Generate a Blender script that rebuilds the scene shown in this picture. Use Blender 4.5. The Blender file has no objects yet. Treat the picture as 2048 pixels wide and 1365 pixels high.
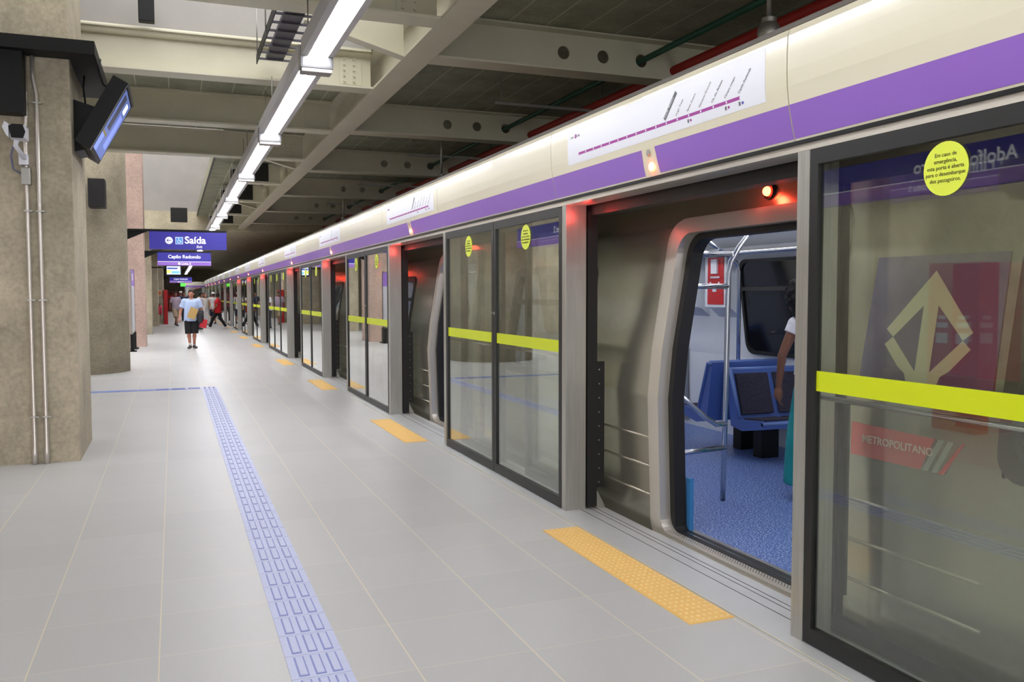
import bpy, bmesh, math, random
from mathutils import Vector, Matrix
random.seed(7)
PI = math.pi
sc = bpy.context.scene
C = sc.collection

# ------------------------------------------------------------------ camera, world, exposure
W, HH = 2048, 1365
FPX = 1742.0
CAM_Z = 1.6
yaw, pitch, roll = .3706, -.05397, -.00186
cam_d = bpy.data.cameras.new('camera'); cam = bpy.data.objects.new('camera', cam_d); C.objects.link(cam)
cam_d.sensor_fit = 'HORIZONTAL'; cam_d.sensor_width = 36.0; cam_d.lens = 36.0 * FPX / W
cam_d.clip_start = .05; cam_d.clip_end = 400
_f = Vector((math.sin(yaw)*math.cos(pitch), math.cos(yaw)*math.cos(pitch), math.sin(pitch)))
_r = Vector((math.cos(yaw), -math.sin(yaw), 0)); _u = _r.cross(_f)
_rt = _r*math.cos(roll) + _u*math.sin(roll); _up = -_r*math.sin(roll) + _u*math.cos(roll)
mw = Matrix.Identity(4)
for i in range(3):
    mw[i][0] = _rt[i]; mw[i][1] = _up[i]; mw[i][2] = -_f[i]
mw[2][3] = CAM_Z
cam.matrix_world = mw
sc.camera = cam
wd = bpy.data.worlds.new('world'); sc.world = wd; wd.use_nodes = True
wd.node_tree.nodes['Background'].inputs[0].default_value = (.98, .98, 1, 1)
wd.node_tree.nodes['Background'].inputs[1].default_value = 1.5
sc.view_settings.view_transform = 'Standard'; sc.view_settings.look = 'None'
sc.view_settings.gamma = 1; sc.view_settings.use_curve_mapping = False
sc.view_settings.exposure = .98
TUBE = 27.0       # strength of the fluorescent tubes
TRAIN_LIGHT = 5.0

# ------------------------------------------------------------------ materials
def lin(c):
    return tuple((v/12.92 if v <= .04045 else ((v+.055)/1.055)**2.4) for v in (x/255 for x in c))
MATS = {}
def mat(name, rgb, rough=.5, metal=0, var=0, scale=4, bump=0, bscale=60, emit=0, spec=.5, coat=0, stretch=None, aniso=0):
    if name in MATS: return MATS[name]
    m = bpy.data.materials.new(name); m.use_nodes = True; nt = m.node_tree
    b = nt.nodes['Principled BSDF']; col = lin(rgb) + (1,)
    b.inputs['Base Color'].default_value = col; b.inputs['Roughness'].default_value = rough
    b.inputs['Metallic'].default_value = metal; b.inputs['Specular IOR Level'].default_value = spec
    b.inputs['Coat Weight'].default_value = coat; b.inputs['Anisotropic'].default_value = aniso
    if emit:
        b.inputs['Emission Color'].default_value = col; b.inputs['Emission Strength'].default_value = emit
    if var or bump:
        tc = nt.nodes.new('ShaderNodeTexCoord'); mp = nt.nodes.new('ShaderNodeMapping')
        nt.links.new(tc.outputs['Object'], mp.inputs[0])
        if stretch: mp.inputs['Scale'].default_value = stretch
    if var:
        n = nt.nodes.new('ShaderNodeTexNoise'); n.inputs['Scale'].default_value = scale
        n.inputs['Detail'].default_value = 7; n.inputs['Roughness'].default_value = .62
        nt.links.new(mp.outputs[0], n.inputs[0])
        r = nt.nodes.new('ShaderNodeValToRGB')
        r.color_ramp.elements[0].position = .3; r.color_ramp.elements[1].position = .7
        r.color_ramp.elements[0].color = tuple(v*(1-var) for v in col[:3]) + (1,)
        r.color_ramp.elements[1].color = tuple(min(1, v*(1+var)) for v in col[:3]) + (1,)
        nt.links.new(n.outputs[0], r.inputs[0]); nt.links.new(r.outputs[0], b.inputs['Base Color'])
    if bump:
        n2 = nt.nodes.new('ShaderNodeTexNoise'); n2.inputs['Scale'].default_value = bscale
        nt.links.new(mp.outputs[0], n2.inputs[0])
        bp = nt.nodes.new('ShaderNodeBump'); bp.inputs['Strength'].default_value = bump; bp.inputs['Distance'].default_value = .01
        nt.links.new(n2.outputs[0], bp.inputs['Height']); nt.links.new(bp.outputs[0], b.inputs['Normal'])
    MATS[name] = m; return m

def glass_mat(name, tint=(225, 232, 226), ior=1.5, boost=1.0, dark=0.0):
    m = bpy.data.materials.new(name); m.use_nodes = True; nt = m.node_tree; nt.nodes.clear()
    out = nt.nodes.new('ShaderNodeOutputMaterial'); mx = nt.nodes.new('ShaderNodeMixShader')
    tr = nt.nodes.new('ShaderNodeBsdfTransparent'); tr.inputs[0].default_value = lin(tint) + (1,)
    gl = nt.nodes.new('ShaderNodeBsdfGlossy'); gl.inputs['Roughness'].default_value = .015
    gl.inputs[0].default_value = (.95, .97, .95, 1)
    # Schlick reflectance, the same from either side of the pane
    ge = nt.nodes.new('ShaderNodeNewGeometry'); dt = nt.nodes.new('ShaderNodeVectorMath'); dt.operation = 'DOT_PRODUCT'
    nt.links.new(ge.outputs['Incoming'], dt.inputs[0]); nt.links.new(ge.outputs['Normal'], dt.inputs[1])
    def mth(op, a, b_=None):
        n = nt.nodes.new('ShaderNodeMath'); n.operation = op
        for i, v in enumerate((a, b_)):
            if v is None: continue
            if isinstance(v, (int, float)): n.inputs[i].default_value = v
            else: nt.links.new(v, n.inputs[i])
        return n
    k = mth('POWER', mth('SUBTRACT', 1.0, mth('ABSOLUTE', dt.outputs['Value']).outputs[0]).outputs[0], 5.0)
    k = mth('ADD', mth('MULTIPLY', k.outputs[0], .95).outputs[0], ((ior-1)/(ior+1))**2)
    mu = mth('MULTIPLY', k.outputs[0], boost); mu.use_clamp = True; nt.links.new(mu.outputs[0], mx.inputs[0])
    nt.links.new(tr.outputs[0], mx.inputs[1]); nt.links.new(gl.outputs[0], mx.inputs[2]); nt.links.new(mx.outputs[0], out.inputs[0])
    MATS[name] = m; return m

def concrete(name, rgb, stain=.35, board=False):
    m = bpy.data.materials.new(name); m.use_nodes = True; nt = m.node_tree; L = nt.links.new
    b = nt.nodes['Principled BSDF']; b.inputs['Roughness'].default_value = .85
    tc = nt.nodes.new('ShaderNodeTexCoord'); geo = nt.nodes.new('ShaderNodeNewGeometry')
    n1 = nt.nodes.new('ShaderNodeTexNoise'); n1.inputs['Scale'].default_value = 1.7; n1.inputs['Detail'].default_value = 9; n1.inputs['Roughness'].default_value = .65
    n2 = nt.nodes.new('ShaderNodeTexNoise'); n2.inputs['Scale'].default_value = 28; n2.inputs['Detail'].default_value = 5
    L(geo.outputs['Position'], n1.inputs[0]); L(geo.outputs['Position'], n2.inputs[0])
    r = nt.nodes.new('ShaderNodeValToRGB'); c = lin(rgb)
    r.color_ramp.elements[0].position = .32; r.color_ramp.elements[1].position = .72
    r.color_ramp.elements[0].color = tuple(v*(1-stain) for v in c) + (1,); r.color_ramp.elements[1].color = tuple(min(1, v*(1+stain*.5)) for v in c) + (1,)
    L(n1.outputs[0], r.inputs[0])
    mx = nt.nodes.new('ShaderNodeMix'); mx.data_type = 'RGBA'; mx.blend_type = 'OVERLAY'; mx.inputs['Factor'].default_value = .35
    L(r.outputs[0], mx.inputs['A']); L(n2.outputs[0], mx.inputs['B'])
    last = mx.outputs['Result']
    if board:
        sp = nt.nodes.new('ShaderNodeSeparateXYZ'); L(geo.outputs['Position'], sp.inputs[0])
        w = nt.nodes.new('ShaderNodeMath'); w.operation = 'FRACT'; d = nt.nodes.new('ShaderNodeMath'); d.operation = 'DIVIDE'; d.inputs[1].default_value = .45
        L(sp.outputs['X'], d.inputs[0]); L(d.outputs[0], w.inputs[0])
        lt = nt.nodes.new('ShaderNodeMath'); lt.operation = 'LESS_THAN'; lt.inputs[1].default_value = .03; L(w.outputs[0], lt.inputs[0])
        m2 = nt.nodes.new('ShaderNodeMix'); m2.data_type = 'RGBA'; L(lt.outputs[0], m2.inputs['Factor'])
        L(last, m2.inputs['A']); m2.inputs['B'].default_value = tuple(v*board for v in c) + (1,)
        last = m2.outputs['Result']
    L(last, b.inputs['Base Color'])
    bp = nt.nodes.new('ShaderNodeBump'); bp.inputs['Strength'].default_value = .25; bp.inputs['Distance'].default_value = .01
    L(n2.outputs[0], bp.inputs['Height']); L(bp.outputs[0], b.inputs['Normal'])
    MATS[name] = m; return m

def floor_material():
    m = bpy.data.materials.new('floor_tiles'); m.use_nodes = True; nt = m.node_tree; L = nt.links.new
    b = nt.nodes['Principled BSDF']
    geo = nt.nodes.new('ShaderNodeNewGeometry'); sp = nt.nodes.new('ShaderNodeSeparateXYZ'); L(geo.outputs['Position'], sp.inputs[0])
    def M(op, a, bb=None, clamp=False):
        n = nt.nodes.new('ShaderNodeMath'); n.operation = op; n.use_clamp = clamp
        for i, v in enumerate((a, bb)):
            if v is None: continue
            if isinstance(v, (int, float)): n.inputs[i].default_value = v
            else: L(v, n.inputs[i])
        return n.outputs[0]
    X, Y = sp.outputs['X'], sp.outputs['Y']
    right = M('GREATER_THAN', X, .55)
    xl = M('DIVIDE', M('ADD', X, .09), .518); xr = M('DIVIDE', M('SUBTRACT', X, .94), .533)
    xu = M('ADD', M('MULTIPLY', xl, M('SUBTRACT', 1, right)), M('MULTIPLY', xr, right))
    yu = M('DIVIDE', M('SUBTRACT', Y, 4.62), .54)
    def edge(u):   # distance to the nearest grid line, in tile units
        return M('SUBTRACT', .5, M('ABSOLUTE', M('SUBTRACT', M('FRACT', u), .5)))
    gx = M('LESS_THAN', edge(xu), .0058); gy = M('LESS_THAN', edge(yu), .0036)
    g = M('MAXIMUM', gx, M('MULTIPLY', gy, .8))
    cmb = nt.nodes.new('ShaderNodeCombineXYZ'); L(M('FLOOR', xu), cmb.inputs[0]); L(M('FLOOR', yu), cmb.inputs[1])
    wn = nt.nodes.new('ShaderNodeTexWhiteNoise'); L(cmb.outputs[0], wn.inputs['Vector'])
    n = nt.nodes.new('ShaderNodeTexNoise'); n.inputs['Scale'].default_value = 260; n.inputs['Detail'].default_value = 3; L(geo.outputs['Position'], n.inputs[0])
    val = M('ADD', M('MULTIPLY', M('SUBTRACT', wn.outputs['Value'], .5), .06), M('MULTIPLY', M('SUBTRACT', n.outputs[0], .5), .35))
    hsv = nt.nodes.new('ShaderNodeHueSaturation'); hsv.inputs['Color'].default_value = lin((184, 184, 183)) + (1,)
    L(M('ADD', 1.0, val), hsv.inputs['Value'])
    mx = nt.nodes.new('ShaderNodeMix'); mx.data_type = 'RGBA'; L(g, mx.inputs['Factor']); L(hsv.outputs[0], mx.inputs['A'])
    mx.inputs['B'].default_value = lin((214, 204, 182)) + (1,)
    L(mx.outputs['Result'], b.inputs['Base Color'])
    L(M('ADD', .33, M('MULTIPLY', n.outputs[0], .12)), b.inputs['Roughness'])
    b.inputs['Specular IOR Level'].default_value = .55
    MATS['floor_tiles'] = m; return m

def train_floor_material():
    m = bpy.data.materials.new('speckled_vinyl'); m.use_nodes = True; nt = m.node_tree; L = nt.links.new
    b = nt.nodes['Principled BSDF']; b.inputs['Roughness'].default_value = .42
    geo = nt.nodes.new('ShaderNodeNewGeometry'); n = nt.nodes.new('ShaderNodeTexNoise'); n.inputs['Scale'].default_value = 90; n.inputs['Detail'].default_value = 2
    L(geo.outputs['Position'], n.inputs[0])
    r = nt.nodes.new('ShaderNodeValToRGB'); e = r.color_ramp.elements
    e[0].position = .42; e[0].color = lin((52, 82, 150)) + (1,); e[1].position = .64; e[1].color = lin((200, 214, 235)) + (1,)
    k = e.new(.55); k.color = lin((78, 112, 178)) + (1,)
    L(n.outputs[0], r.inputs[0]); L(r.outputs[0], b.inputs['Base Color']); MATS['speckled_vinyl'] = m; return m

floor_m = floor_material(); vinyl = train_floor_material()
conc = concrete('concrete', (178, 168, 146), .28)
conc_dark = concrete('slab_concrete', (152, 152, 130), .3, board=1.7)
conc_pink = concrete('concrete_pinkish', (190, 164, 152), .2)
beam_w = mat('cream_steel_paint', (205, 200, 178), .45, var=.05, scale=1.5)
white_wall = mat('white_plaster', (160, 156, 151), .8, var=.08, scale=.8)
steel = mat('brushed_steel', (172, 171, 164), .36, .7, var=.12, scale=2.2, stretch=(30, 30, 1))
steel_side = mat('brushed_steel_train', (172, 168, 154), .24, .82, var=.1, scale=.9, stretch=(1, .5, 1.5), bump=.06, bscale=6)
steel_frame = mat('door_frame_steel', (206, 200, 188), .3, .6)
chrome = mat('polished_tube', (200, 202, 206), .22, 1)
alu = mat('aluminium_sill', (196, 198, 198), .45, .35, var=.04, scale=3)
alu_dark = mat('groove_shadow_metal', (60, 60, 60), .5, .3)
black = mat('black_paint', (9, 9, 11), .5, spec=.3)
black_fr = mat('black_frame_metal', (18, 19, 18), .45)
rubber = mat('black_rubber', (16, 16, 17), .6)
cream = mat('cream_enamel', (214, 208, 184), .3, coat=.25)
purple = mat('purple_enamel', (140, 100, 188), .34, coat=.2)
white_st = mat('white_sticker', (222, 224, 232), .35)
magenta = mat('magenta_ink', (150, 42, 140), .5)
ink = mat('grey_ink', (90, 92, 98), .6)
blackink = mat('black_ink', (24, 26, 20), .6)
grey_strip = mat('header_top_plate', (140, 134, 130), .5, var=.05, scale=2)
yellow_band = mat('lime_band', (205, 218, 20), .35)
yellow_st = mat('lime_sticker', (214, 226, 70), .45)
blue_sign = mat('blue_sign', (46, 40, 138), .4, emit=.25)
violet_sign = mat('violet_sign', (136, 98, 186), .4, emit=.2)
white_ink = mat('white_ink', (240, 240, 245), .5, emit=.3)
grey_post = mat('galvanised', (160, 158, 152), .4, .8)
glass = glass_mat('screen_glass', (249, 251, 247), 1.5, 2.0)
tglass = glass_mat('train_glass', (170, 176, 180), 1.5, 1.4)
tactile = mat('tactile_lavender', (190, 196, 226), .5, var=.03, scale=8)
tactile_d = mat('tactile_blue_edge', (128, 138, 200), .5)
tactile_b = mat('tactile_blue', (112, 132, 196), .5)
ytile = mat('yellow_rubber', (236, 192, 112), .55, var=.04, scale=9)
ydot = mat('yellow_rubber_dot', (246, 216, 150), .5)
red_p = mat('red_paint', (190, 24, 30), .4)
red_lamp = mat('red_lamp', (255, 60, 30), .4, emit=22)
orange_lamp = mat('orange_lamp', (255, 100, 55), .4, emit=16)
tube_m = mat('fluorescent_tube', (250, 250, 254), .4, emit=TUBE)
tl_m = mat('train_light', (250, 248, 250), .4, emit=TRAIN_LIGHT)
trough_m = mat('trough_paint', (176, 174, 174), .5)
silver = mat('silver_plastic', (120, 120, 122), .35, .5)
train_white = mat('interior_white', (214, 218, 224), .4)
train_grey = mat('interior_grey', (120, 124, 132), .5)
seat_blue = mat('seat_blue', (76, 104, 174), .45)
cushion = mat('patterned_cushion', (52, 50, 66), .9, var=.6, scale=26, stretch=(1, 1, 6))
dark_glass = mat('dark_window', (16, 18, 24), .08)
pipe_green = mat('green_pipe', (30, 74, 56), .5)
pipe_red = mat('red_pipe', (150, 34, 26), .5)
conduit_m = mat('galvanised_conduit', (206, 200, 192), .28, .6)
logo_grey = mat('livery_violet_grey', (98, 92, 128), .4)
livery_red = mat('livery_red', (206, 62, 66), .4)
livery_grey = mat('livery_pale_grey', (150, 156, 150), .4)
lt_blue = mat('icon_blue', (80, 140, 210), .5, emit=.2)
green_sign = mat('green_lit_sign', (70, 210, 60), .5, emit=1.0)
dark_void = mat('charcoal_box', (26, 27, 26), .7)

# ------------------------------------------------------------------ mesh building
class MB:
    def __init__(s): s.v = []; s.f = []; s.m = []; s.sm = []
    def add(s, vs, fs, mi=0, smooth=False):
        o = len(s.v); s.v += [tuple(v) for v in vs]
        for f in fs: s.f.append(tuple(i+o for i in f)); s.m.append(mi); s.sm.append(smooth)
        return s
    def box(s, x0, x1, y0, y1, z0, z1, mi=0):
        vs = [(x, y, z) for x in (x0, x1) for y in (y0, y1) for z in (z0, z1)]
        return s.add(vs, [(0,1,3,2), (4,6,7,5), (0,4,5,1), (2,3,7,6), (0,2,6,4), (1,5,7,3)], mi)
    def rbox(s, x0, x1, y0, y1, z0, z1, r=.01, mi=0):      # box with chamfered edges
        bm = bmesh.new(); bmesh.ops.create_cube(bm, size=1)
        for v in bm.verts: v.co = Vector(((x0+x1)/2+v.co.x*(x1-x0), (y0+y1)/2+v.co.y*(y1-y0), (z0+z1)/2+v.co.z*(z1-z0)))
        bmesh.ops.bevel(bm, geom=bm.edges[:], offset=r, segments=2, affect='EDGES', profile=.7)
        return s.bm(bm, mi)
    def bm(s, bm, mi=0, smooth=False, mtx=None):
        bm.verts.index_update()
        vs = [(mtx @ v.co) if mtx else v.co for v in bm.verts]
        s.add(vs, [[v.index for v in f.verts] for f in bm.faces], mi, smooth); bm.free(); return s
    def prism(s, pts, axis, a0, a1, mi=0, smooth=False):    # pts 2D; axis 0/1/2 is the extrusion axis
        n = len(pts)
        def P(p, a):
            return ((a, p[0], p[1]), (p[0], a, p[1]), (p[0], p[1], a))[axis]
        vs = [P(p, a0) for p in pts] + [P(p, a1) for p in pts]
        s.add(vs, [(i, (i+1) % n, (i+1) % n+n, i+n) for i in range(n)], mi, smooth)
        s.add([P(p, a0) for p in pts], [tuple(range(n))], mi); s.add([P(p, a1) for p in pts], [tuple(reversed(range(n)))], mi)
        return s
    def tube(s, pts, r, n=10, mi=0, cap=True):
        pts = [Vector(p) for p in pts]; rs = r if isinstance(r, (list, tuple)) else [r]*len(pts)
        rings = []; prev = None
        for i, p in enumerate(pts):
            d = (pts[min(i+1, len(pts)-1)] - pts[max(i-1, 0)]).normalized()
            a = prev - d*prev.dot(d) if prev is not None else d.cross(Vector((0, 0, 1)))
            if a.length < 1e-4: a = d.cross(Vector((1, 0, 0)))
            a.normalize(); prev = a; b = d.cross(a)
            rings.append([p + (a*math.cos(2*PI*k/n) + b*math.sin(2*PI*k/n))*rs[i] for k in range(n)])
        vs = [v for rg in rings for v in rg]; fs = []
        for i in range(len(rings)-1):
            for k in range(n): fs.append((i*n+k, i*n+(k+1) % n, (i+1)*n+(k+1) % n, (i+1)*n+k))
        if cap: fs += [tuple(reversed(range(n))), tuple((len(rings)-1)*n+k for k in range(n))]
        return s.add(vs, fs, mi, True)
    def ball(s, c, r, mi=0, seg=16, ring=10):
        r = r if isinstance(r, (list, tuple)) else (r, r, r)
        bm = bmesh.new(); bmesh.ops.create_uvsphere(bm, u_segments=seg, v_segments=ring, radius=1)
        for v in bm.verts: v.co = Vector((c[0]+v.co.x*r[0], c[1]+v.co.y*r[1], c[2]+v.co.z*r[2]))
        return s.bm(bm, mi, True)
    def disc(s, c, r, axis, t, mi=0, n=32):                 # short cylinder centred on c
        pts = [(math.cos(2*PI*k/n)*r, math.sin(2*PI*k/n)*r) for k in range(n)]
        o = [(c[1], c[2]), (c[0], c[2]), (c[0], c[1])][axis]
        return s.prism([(p[0]+o[0], p[1]+o[1]) for p in pts], axis, c[axis]-t/2, c[axis]+t/2, mi)
    def text(s, body, size, org, xd, ud, mi=0, align='LEFT', bold=0, ext=.0008, shear=0):
        cu = bpy.data.curves.new('t', 'FONT'); cu.body = body; cu.size = size; cu.align_x = align; cu.offset = bold*size
        cu.extrude = ext; cu.shear = shear; cu.resolution_u = 3
        ob = bpy.data.objects.new('t', cu); C.objects.link(ob)
        dg = bpy.context.evaluated_depsgraph_get(); me = bpy.data.meshes.new_from_object(ob.evaluated_get(dg))
        xd = Vector(xd).normalized(); ud = Vector(ud).normalized(); nd = xd.cross(ud); o = Vector(org)
        s.add([o + xd*v.co.x + ud*v.co.y + nd*v.co.z for v in me.vertices], [tuple(p.vertices) for p in me.polygons], mi)
        bpy.data.objects.remove(ob); bpy.data.curves.remove(cu); bpy.data.meshes.remove(me); return s
    def build(s, name, mats, parent=None, origin=(0, 0, 0)):
        me = bpy.data.meshes.new(name)
        o = Vector(origin); me.from_pydata([Vector(v)-o for v in s.v], [], s.f)
        for m in (mats if isinstance(mats, (list, tuple)) else [mats]): me.materials.append(m)
        me.polygons.foreach_set('material_index', s.m); me.polygons.foreach_set('use_smooth', s.sm)
        bm = bmesh.new(); bm.from_mesh(me); bmesh.ops.remove_doubles(bm, verts=bm.verts, dist=1e-6) if len(s.v) < 20000 else None
        bmesh.ops.recalc_face_normals(bm, faces=bm.faces); bm.to_mesh(me); bm.free(); me.update()
        ob = bpy.data.objects.new(name, me); C.objects.link(ob)
        if parent: ob.parent = parent
        else: ob.location = o
        return ob

def tag(o, label, cat, group=None):
    o['label'] = label; o['category'] = cat
    if group: o['group'] = group
    return o
def thing(name, label, cat, loc=(0, 0, 0), rz=0, group=None):
    o = bpy.data.objects.new(name, None); C.objects.link(o); o.location = loc; o.rotation_euler = (0, 0, rz)
    return tag(o, label, cat, group)
def struct(o): o['kind'] = 'structure'; return o
def dup(root, loc, label, rz=None):
    def cp(o, par):
        c = o.copy(); C.objects.link(c); c.parent = par
        for ch in [x for x in kids.get(o.name, [])]: cp(ch, c)
        return c
    kids = {}
    def walk(o):
        kids[o.name] = list(o.children)
        for c in o.children: walk(c)
    walk(root)
    r = cp(root, None); r.location = loc; r['label'] = label
    if rz is not None: r.rotation_euler = (0, 0, rz)
    return r
ORD = ['nearest', 'second nearest', 'third nearest', 'fourth nearest', 'fifth nearest', 'sixth nearest', 'seventh nearest', 'eighth nearest', 'ninth nearest',
       'tenth nearest', 'eleventh nearest', 'twelfth nearest', 'thirteenth nearest', 'fourteenth nearest', 'fifteenth nearest', 'sixteenth nearest',
       'seventeenth nearest', 'eighteenth nearest', 'nineteenth nearest', 'twentieth nearest', 'twenty-first nearest', 'twenty-second nearest',
       'twenty-third nearest', 'twenty-fourth nearest', 'twenty-fifth nearest', 'twenty-sixth nearest', 'twenty-seventh nearest', 'twenty-eighth nearest']

YEND = 88.0
# ------------------------------------------------------------------ the setting
mb = MB(); mb.box(-6.5, 2.565, -6, YEND+8, -.3, 0); struct(mb.build('floor', floor_m))
mb = MB()
mb.box(2.4, 8.6, -6, 36.6, 4.68, 5.1)                     # slab over the track
mb.box(-6.5, 2.4, -6, 8.1, 4.68, 5.1); mb.box(-6.5, 2.4, 11.7, 17.3, 4.68, 5.1); mb.box(.95, 2.4, 17.3, 36.6, 4.68, 5.1)
struct(mb.build('ceiling', conc_dark))
mb = MB(); mb.box(-6.5, 8.6, 36.6, YEND+8, 4.14, 4.68); mb.box(-6.5, 2.4, 36.605, 37.2, 4.68, 4.85)
struct(mb.build('ceiling', concrete('low_slab_concrete', (196, 186, 160), .3)))
mb = MB(); mb.box(-6.5, 2.4, 36.8, 37.2, 4.85, 9.5); struct(mb.build('wall_far_upper', white_wall))
mb = MB(); mb.box(-6.5, 2.4, 11.42, 11.7, 4.685, 8.5); struct(mb.build('wall_near_upper', white_wall))
mb = MB(); mb.box(-6.9, -6.5, -6, YEND+8, -.3, 9.5); struct(mb.build('wall_left', conc))
mb = MB(); mb.box(8.6, 9.0, -6, YEND+8, -1.6, 6); struct(mb.build('wall_right', concrete('tunnel_concrete', (92, 88, 80), .3)))
mb = MB(); mb.box(-6.5, 8.6, YEND+7.6, YEND+8, -1.6, 5); struct(mb.build('wall_far', conc))
mb = MB(); mb.box(2.4, 2.8, 11.0, 36.6, 5.1, 8.5); struct(mb.build('wall_right_upper', white_wall))
mb = MB(); mb.box(2.4, 8.6, -6, YEND+8, -1.6, -1.3); struct(mb.build('floor', concrete('trackbed_concrete', (74, 70, 64), .3)))
# platform edge plate with running grooves
mb = MB(); mb.box(2.565, 2.98, -6, YEND, -.3, .004)
for x in (2.9, 2.86, 2.78): mb.box(x, x+.004, -6, YEND, .004, .0055, 1)
mb.box(2.565, 2.572, -6, YEND, .003, .006, 2)
struct(mb.build('trim_1', [alu, alu_dark, cream]))

# ------------------------------------------------------------------ columns
def column(x0, x1, y0, y1, z1, m, label):
    mb = MB(); mb.rbox(x0, x1, y0, y1, -.02, z1, .015)
    return tag(mb.build('concrete_column', m, origin=((x0+x1)/2, (y0+y1)/2, 0)), label, 'column')
column(-2.4, -.865, 9.27, 10.6, 6.0, conc, 'square concrete column nearest the camera, with two metal conduits up its front')
mb = MB(); n = 48
mb.prism([(-1.9+1.03*math.cos(2*PI*k/n), 20.1+1.03*math.sin(2*PI*k/n)) for k in range(n)], 2, -.02, 6.5, 0, True)
tag(mb.build('concrete_column', conc, origin=(-1.9, 20.1, 0)), 'thick round concrete column behind the square one', 'column')
column(-2.2, -.80, 28.98, 30.3, 6.5, conc_pink, 'pinkish concrete column behind the purple topped information board')
column(-2.2, -.80, 37.9, 39.2, 4.13, conc, 'concrete column between the pinkish column and the one with the red extinguisher')
column(-2.0, -.70, 47.6, 48.9, 4.13, conc, 'concrete column with the red extinguisher on its face')
column(-2.0, -.48, 50.6, 51.9, 4.13, conc, 'concrete column with a small fire notice, touching the red board')
column(-2.0, -.72, 60.5, 61.8, 4.13, conc, 'concrete column just beyond the red board')
column(-2.0, -.62, 67.6, 68.9, 4.13, conc, 'farthest concrete column, holding the small distant sign')

# ------------------------------------------------------------------ steel girder and crossbeams
GX0, GX1 = 2.42, 2.74
mb = MB(); mb.box(GX0, GX1, -6, 36.59, 4.2, 4.225); mb.box((GX0+GX1)/2-.01, (GX0+GX1)/2+.01, -6, 36.59, 4.225, 4.65)
mb.box(GX0, GX1, -6, 36.59, 4.65, 4.675)
tag(mb.build('steel_girder', beam_w), 'long cream painted steel girder running along the ceiling above the platform', 'girder')
RY = [4.65, 9.34, 14.0, 18.7, 23.6, 28.3, 33.2]
holes = (4.35, 4.87, 5.39)
for i, y in enumerate(RY):
    t = thing('crossbeam', ('cream steel crossbeam over the track with three round holes, %s to the camera' % ORD[i]), 'beam', (5.6, y, 4.2), 0, 'crossbeams over the track')
    mb = MB(); mb.box(GX1+.002, 8.59, y, y+.33, 4.2, 4.222); mb.box(GX1+.002, 8.59, y, y+.33, 4.655, 4.675)
    mb.build('flange', beam_w, t, t.location)
    bm = bmesh.new(); x0, x1, z0, z1 = GX1+.002, 8.59, 4.222, 4.655; R = .078
    mb = MB(); prevx = x0
    for hx in holes:
        a, b_ = hx-R*1.6, hx+R*1.6
        for (p, q) in ((prevx, a),): mb.box(p, q, y+.155, y+.175, z0, z1)
        zc = 4.44; n = 24
        ring = [(hx+R*math.cos(2*PI*k/n), zc+R*math.sin(2*PI*k/n)) for k in range(n)]
        def sq(k):
            c_, s_ = math.cos(2*PI*k/n), math.sin(2*PI*k/n)
            hw = R*1.6; ht = (z1-zc) if s_ > 0 else (zc-z0)
            sc_ = min(hw/abs(c_) if abs(c_) > 1e-6 else 9, ht/abs(s_) if abs(s_) > 1e-6 else 9)
            return (hx+c_*sc_, zc+s_*sc_)
        outr = [sq(k) for k in range(n)]
        for yy in (y+.155, y+.175):
            vs = [(p[0], yy, p[1]) for p in ring+outr]
            mb.add(vs, [(k, (k+1) % n, (k+1) % n+n, k+n) for k in range(n)])
        mb.add([(p[0], y+.155, p[1]) for p in ring]+[(p[0], y+.175, p[1]) for p in ring], [(k, (k+1) % n, (k+1) % n+n, k+n) for k in range(n)])
        for (cx_, cz_) in ((a, z0), (a, z1), (b_, z0), (b_, z1)):
            pass
        # corner wedges of the square surround
        for sx in (-1, 1):
            for sz in (-1, 1):
                cxx = hx+sx*R*1.6; czz = z1 if sz > 0 else z0
                pts = [p for p in outr if (p[0]-hx)*sx > 0 and (p[1]-zc)*sz > 0]
                onv = [p for p in pts if abs(p[0]-cxx) < 1e-6]; onh = [p for p in pts if abs(p[1]-czz) < 1e-6]
                if onv and onh:
                    pv = max(onv, key=lambda p: abs(p[1]-zc)); ph = max(onh, key=lambda p: abs(p[0]-hx))
                    mb.add([(pv[0], y+.155, pv[1]), (cxx, y+.155, czz), (ph[0], y+.155, ph[1])], [(0, 1, 2)])
        prevx = b_
    mb.box(prevx, x1, y+.155, y+.175, z0, z1)
    mb.build('web', beam_w, t, t.location)
LY = [4.9, 8.06, 11.07, 14.16, 17.32]
for i, y in enumerate(LY):
    w = .2
    t = thing('crossbeam', 'cream steel crossbeam on the platform side with a bolted splice, %s to the camera' % ORD[i], 'beam', (0, y, 4.2), 0, 'crossbeams over the platform')
    mb = MB(); mb.box(-6.49, GX0-.002, y, y+.3, 4.2, 4.225)
    if i != 2: mb.box(-6.49, GX0-.002, y, y+.3, 4.655, 4.675)
    else: mb.tube([(-6.49, y+.1, 4.66), (GX0-.01, y+.1, 4.66)], .06, 12); mb.box(-6.49, GX0-.01, y, y+.28, 4.66, 4.675)
    mb.build('flange', beam_w, t, t.location)
    mb = MB(); mb.box(-6.49, GX0-.002, y+.14, y+.16, 4.225, 4.655); mb.build('web', beam_w, t, t.location)
    mb = MB(); mb.box(2.02, 2.3, y+.128, y+.14, 4.26, 4.62)
    for bx in (2.08, 2.2):
        for k in range(5): mb.disc((bx, y+.115, 4.3+k*.07), .014, 1, .028, n=6)
    mb.build('splice_plate', beam_w, t, t.location)
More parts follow.
